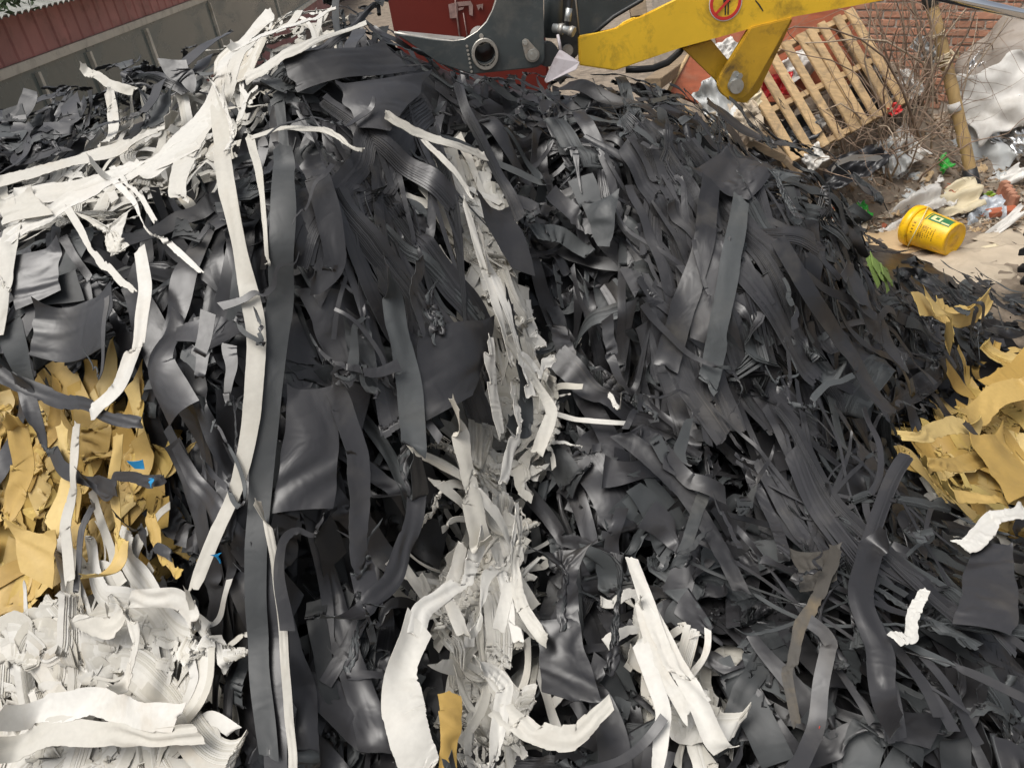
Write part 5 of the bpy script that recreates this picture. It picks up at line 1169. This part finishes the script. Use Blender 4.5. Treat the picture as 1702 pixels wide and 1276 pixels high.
sheets([
    (4, [(222, 768), (244, 765), (243, 777), (230, 775)], 'small blue tape scrap on black strips above the other'),
    (4, [(245, 797), (265, 792), (264, 805), (246, 811)], 'blue tape scrap stuck to a black strip end'),
    (4, [(358, 922), (373, 918), (370, 932), (355, 940)], 'blue tape scrap near the end of the longest cream ribbon'),
    (5, [(1350, 1203), (1363, 1200), (1358, 1216), (1348, 1218)], 'small red tape scrap at the foot of the slope'),
], n=5, m=5, lift=.012)

layer(70, 0, (.2, .6), (.012, .06), .7, (.5, 1.5), (.8, 2.5), (.5, 3.0), (.2, 1.4), .7, .04, 6, n=44, m=4, steps=20, offmax=.02)
# nothing hovers: drop what lies clear above its surroundings
_sup = blur(HF, 16)
def held(X):
    y = to_world(X[X.shape[0]//2, X.shape[1]//2].astype(float))[1]; g = X[..., 2]-samp(_sup, X[..., 0], X[..., 1])
    return g.mean() < (.035 if y > 2.9 else .10) and g.max() < (.11 if y > 2.9 else .25)
CLEAR = [[(-60, -60), (440, -60), (440, 28), (340, 58), (250, 92), (120, 118), (0, 172), (-60, 190)],     # open air before the shed
         [(655, -50), (655, 48), (690, 78), (790, 127), (905, 117), (965, 114), (1025, 122), (1135, 84), (1200, 150), (1222, 172), (1255, 155), (1330, 22), (1480, 0), (1480, -50)]]   # the loader
_held0 = held
def held(X):
    if not _held0(X): return False
    p = proj(to_world(X.reshape(-1, 3).astype(float)))
    return all(in_poly(p, c).mean() < .04 for c in CLEAR)
_bad = {i for i, p in enumerate(PIECES) if not held(p[0])}
STACKS = [(q, [x for x in lv if held(x)], z) for q, lv, z in STACKS if q not in _bad]; PIECES = [p for i, p in enumerate(PIECES) if i not in _bad]
# ---- which are things of their own: the ones laid last (they show largest); the rest is one mass
def order(p): return (p[2], p[3]*p[4])
groups = {z: sorted([p for p in PIECES if p[1] == z], key=order, reverse=True) for z in (0, 1, 2, 3)}
def emit(name, X, zone, parent=None):
    V, Q, MI = sheet_arrays(up2(X[None]) if X.shape[0] < 30 else X[None])
    me = fast_mesh(name, V[0], Q, MI, rng.uniform(0, 1))
    o = link(name, me, parent, MATS[zone])
    return o
NM = {0: 'black_fabric_strip', 1: 'cream_fabric_strip', 2: 'ochre_fabric_strip', 3: 'green_fabric_strip'}
CW = {0: 'black', 1: 'cream', 2: 'ochre yellow', 3: 'green'}
def describe(p):
    X, z, lay, W, L = p
    c = proj(to_world(X[X.shape[0]//2, X.shape[1]//2].astype(float)))
    size = ('thin' if W < .03 else 'narrow' if W < .05 else 'medium' if W < .08 else 'broad' if W < .13 else 'very broad') + (' long' if L > .8 else ' short' if L < .45 else '')
    e0, e1 = np.linalg.norm(X[1, -1]-X[1, 0]), np.linalg.norm(X[-2, -1]-X[-2, 0]); size += ' pointed' if min(e0, e1) < .45*max(e0, e1) else ''
    sp_ = np.linalg.norm(X[-1, 0]-X[0, 0]); size += ' curled' if sp_ < .45*L else ' bent' if sp_ < .75*L else ' straight'
    x, y = c
    if z == 0:
        where = ('on the hump before the red shed' if y < 330 and x < 620 else 'hanging beneath the steel loader plate' if y < 330 and x < 980 else
                 'on the slope below the yellow boom' if y < 330 else 'on the slope towards the yellow bucket' if x > 1350 and y < 640 else
                 'above the left ochre heap' if x < 330 and y < 960 else 'beside the cream heap' if x < 640 and y > 960 else
                 'among long hanging ribbons' if x < 740 else 'beside the cream cascade in the gully' if x < 940 else
                 'on the open black slope' if y < 760 else 'near the soiled torn sheet')
    elif z == 1:
        where = ('in the cream swathe over the hump' if y < 470 and x < 620 else 'in the upper cream cascade' if y < 800 and x > 700 and x < 1000 else
                 'in the cream heap under the ochre strips' if x < 420 else 'in the lower cream tangle' if x < 1020 else 'in the small cream fall' if x < 1300 else 'in the cream patch under the ochre heap')
    elif z == 2:
        where = 'in the ochre heap above the cream heap' if x < 500 else 'between the lower cream strips' if x < 1000 else 'in the ochre bundle below the bucket' if y < 560 else 'in the large ochre heap under the tyre'
    else: where = 'in the clump beside the yellow bucket'
    return f'{size} {CW[z]} fabric offcut {where}'.replace('  ', ' ')
GRP = {0: 'black fabric offcuts on the heap', 1: 'cream fabric offcuts on the heap', 2: 'ochre fabric offcuts on the heap', 3: 'green fabric offcuts by the bucket'}
HN = {0: 'black_fabric_strip', 7: 'black_fabric_strip', 1: 'cream_fabric_strip', 2: 'ochre_fabric_strip', 4: 'blue_tape_scrap', 5: 'red_tape_scrap', 6: 'soiled_fabric_scrap'}
for X, z, lab, W, L in HERO:
    tag(emit(HN[z], X, z), lab, 'tape scrap' if z in (4, 5) else 'fabric strip', {0: GRP[0], 7: GRP[0], 6: GRP[0], 1: GRP[1], 2: GRP[2]}.get(z, 'tape scraps on the heap'))
rest = []
for q, lv, z in STACKS:
    for x in lv: rest.append((x, z, 0, 0, 0))
for z, lst in groups.items():
    for k, p in enumerate(lst):
        if k < {0: 250, 1: 235, 2: 280, 3: 290}[z] and p[2] > 0: tag(emit(NM[z], p[0], z), describe(p), 'fabric strip', GRP[z])
        else: rest.append(p)
for z in (0, 1, 2):
    VV, QQ, MM, TT = [], [], [], []; base = 0
    for p in rest:
        if p[1] != z: continue
        V, Q, MI = sheet_arrays(p[0][None]); VV.append(V[0]); QQ.append(Q+base); MM.append(MI); TT.append(np.full(len(V[0]), rng.uniform(0, 1))); base += len(V[0])
    if VV:
        me = fast_mesh('fabric_mass', np.concatenate(VV), np.concatenate(QQ), np.concatenate(MM), np.concatenate(TT))
        tag(link(f'{CW[z].split()[0]}_fabric_mass', me, None, MATS[z]), f'deep tangled mass of {CW[z]} fabric offcuts inside the heap', 'fabric heap', None, 'stuff')
# the body of the heap under the strips
st_ = 3; Xc = np.stack([GU, GV, blur(BASE, 2)-.02], -1)[::st_, ::st_]
Wc = to_world(Xc); nn, mm = Wc.shape[:2]; I = np.arange(nn*mm).reshape(nn, mm)
Qc = np.stack([I[:-1, :-1], I[1:, :-1], I[1:, 1:], I[:-1, 1:]], -1).reshape(-1, 4)
me = fast_mesh('heap', Wc.reshape(-1, 3), Qc, np.zeros(len(Qc), int), .2)
tag(link('heap_core', me, None, [M_BLK]), 'body of the heap under the fabric offcuts', 'heap', None, 'structure')
print('PIECES', len(PIECES), 'rest', len(rest))
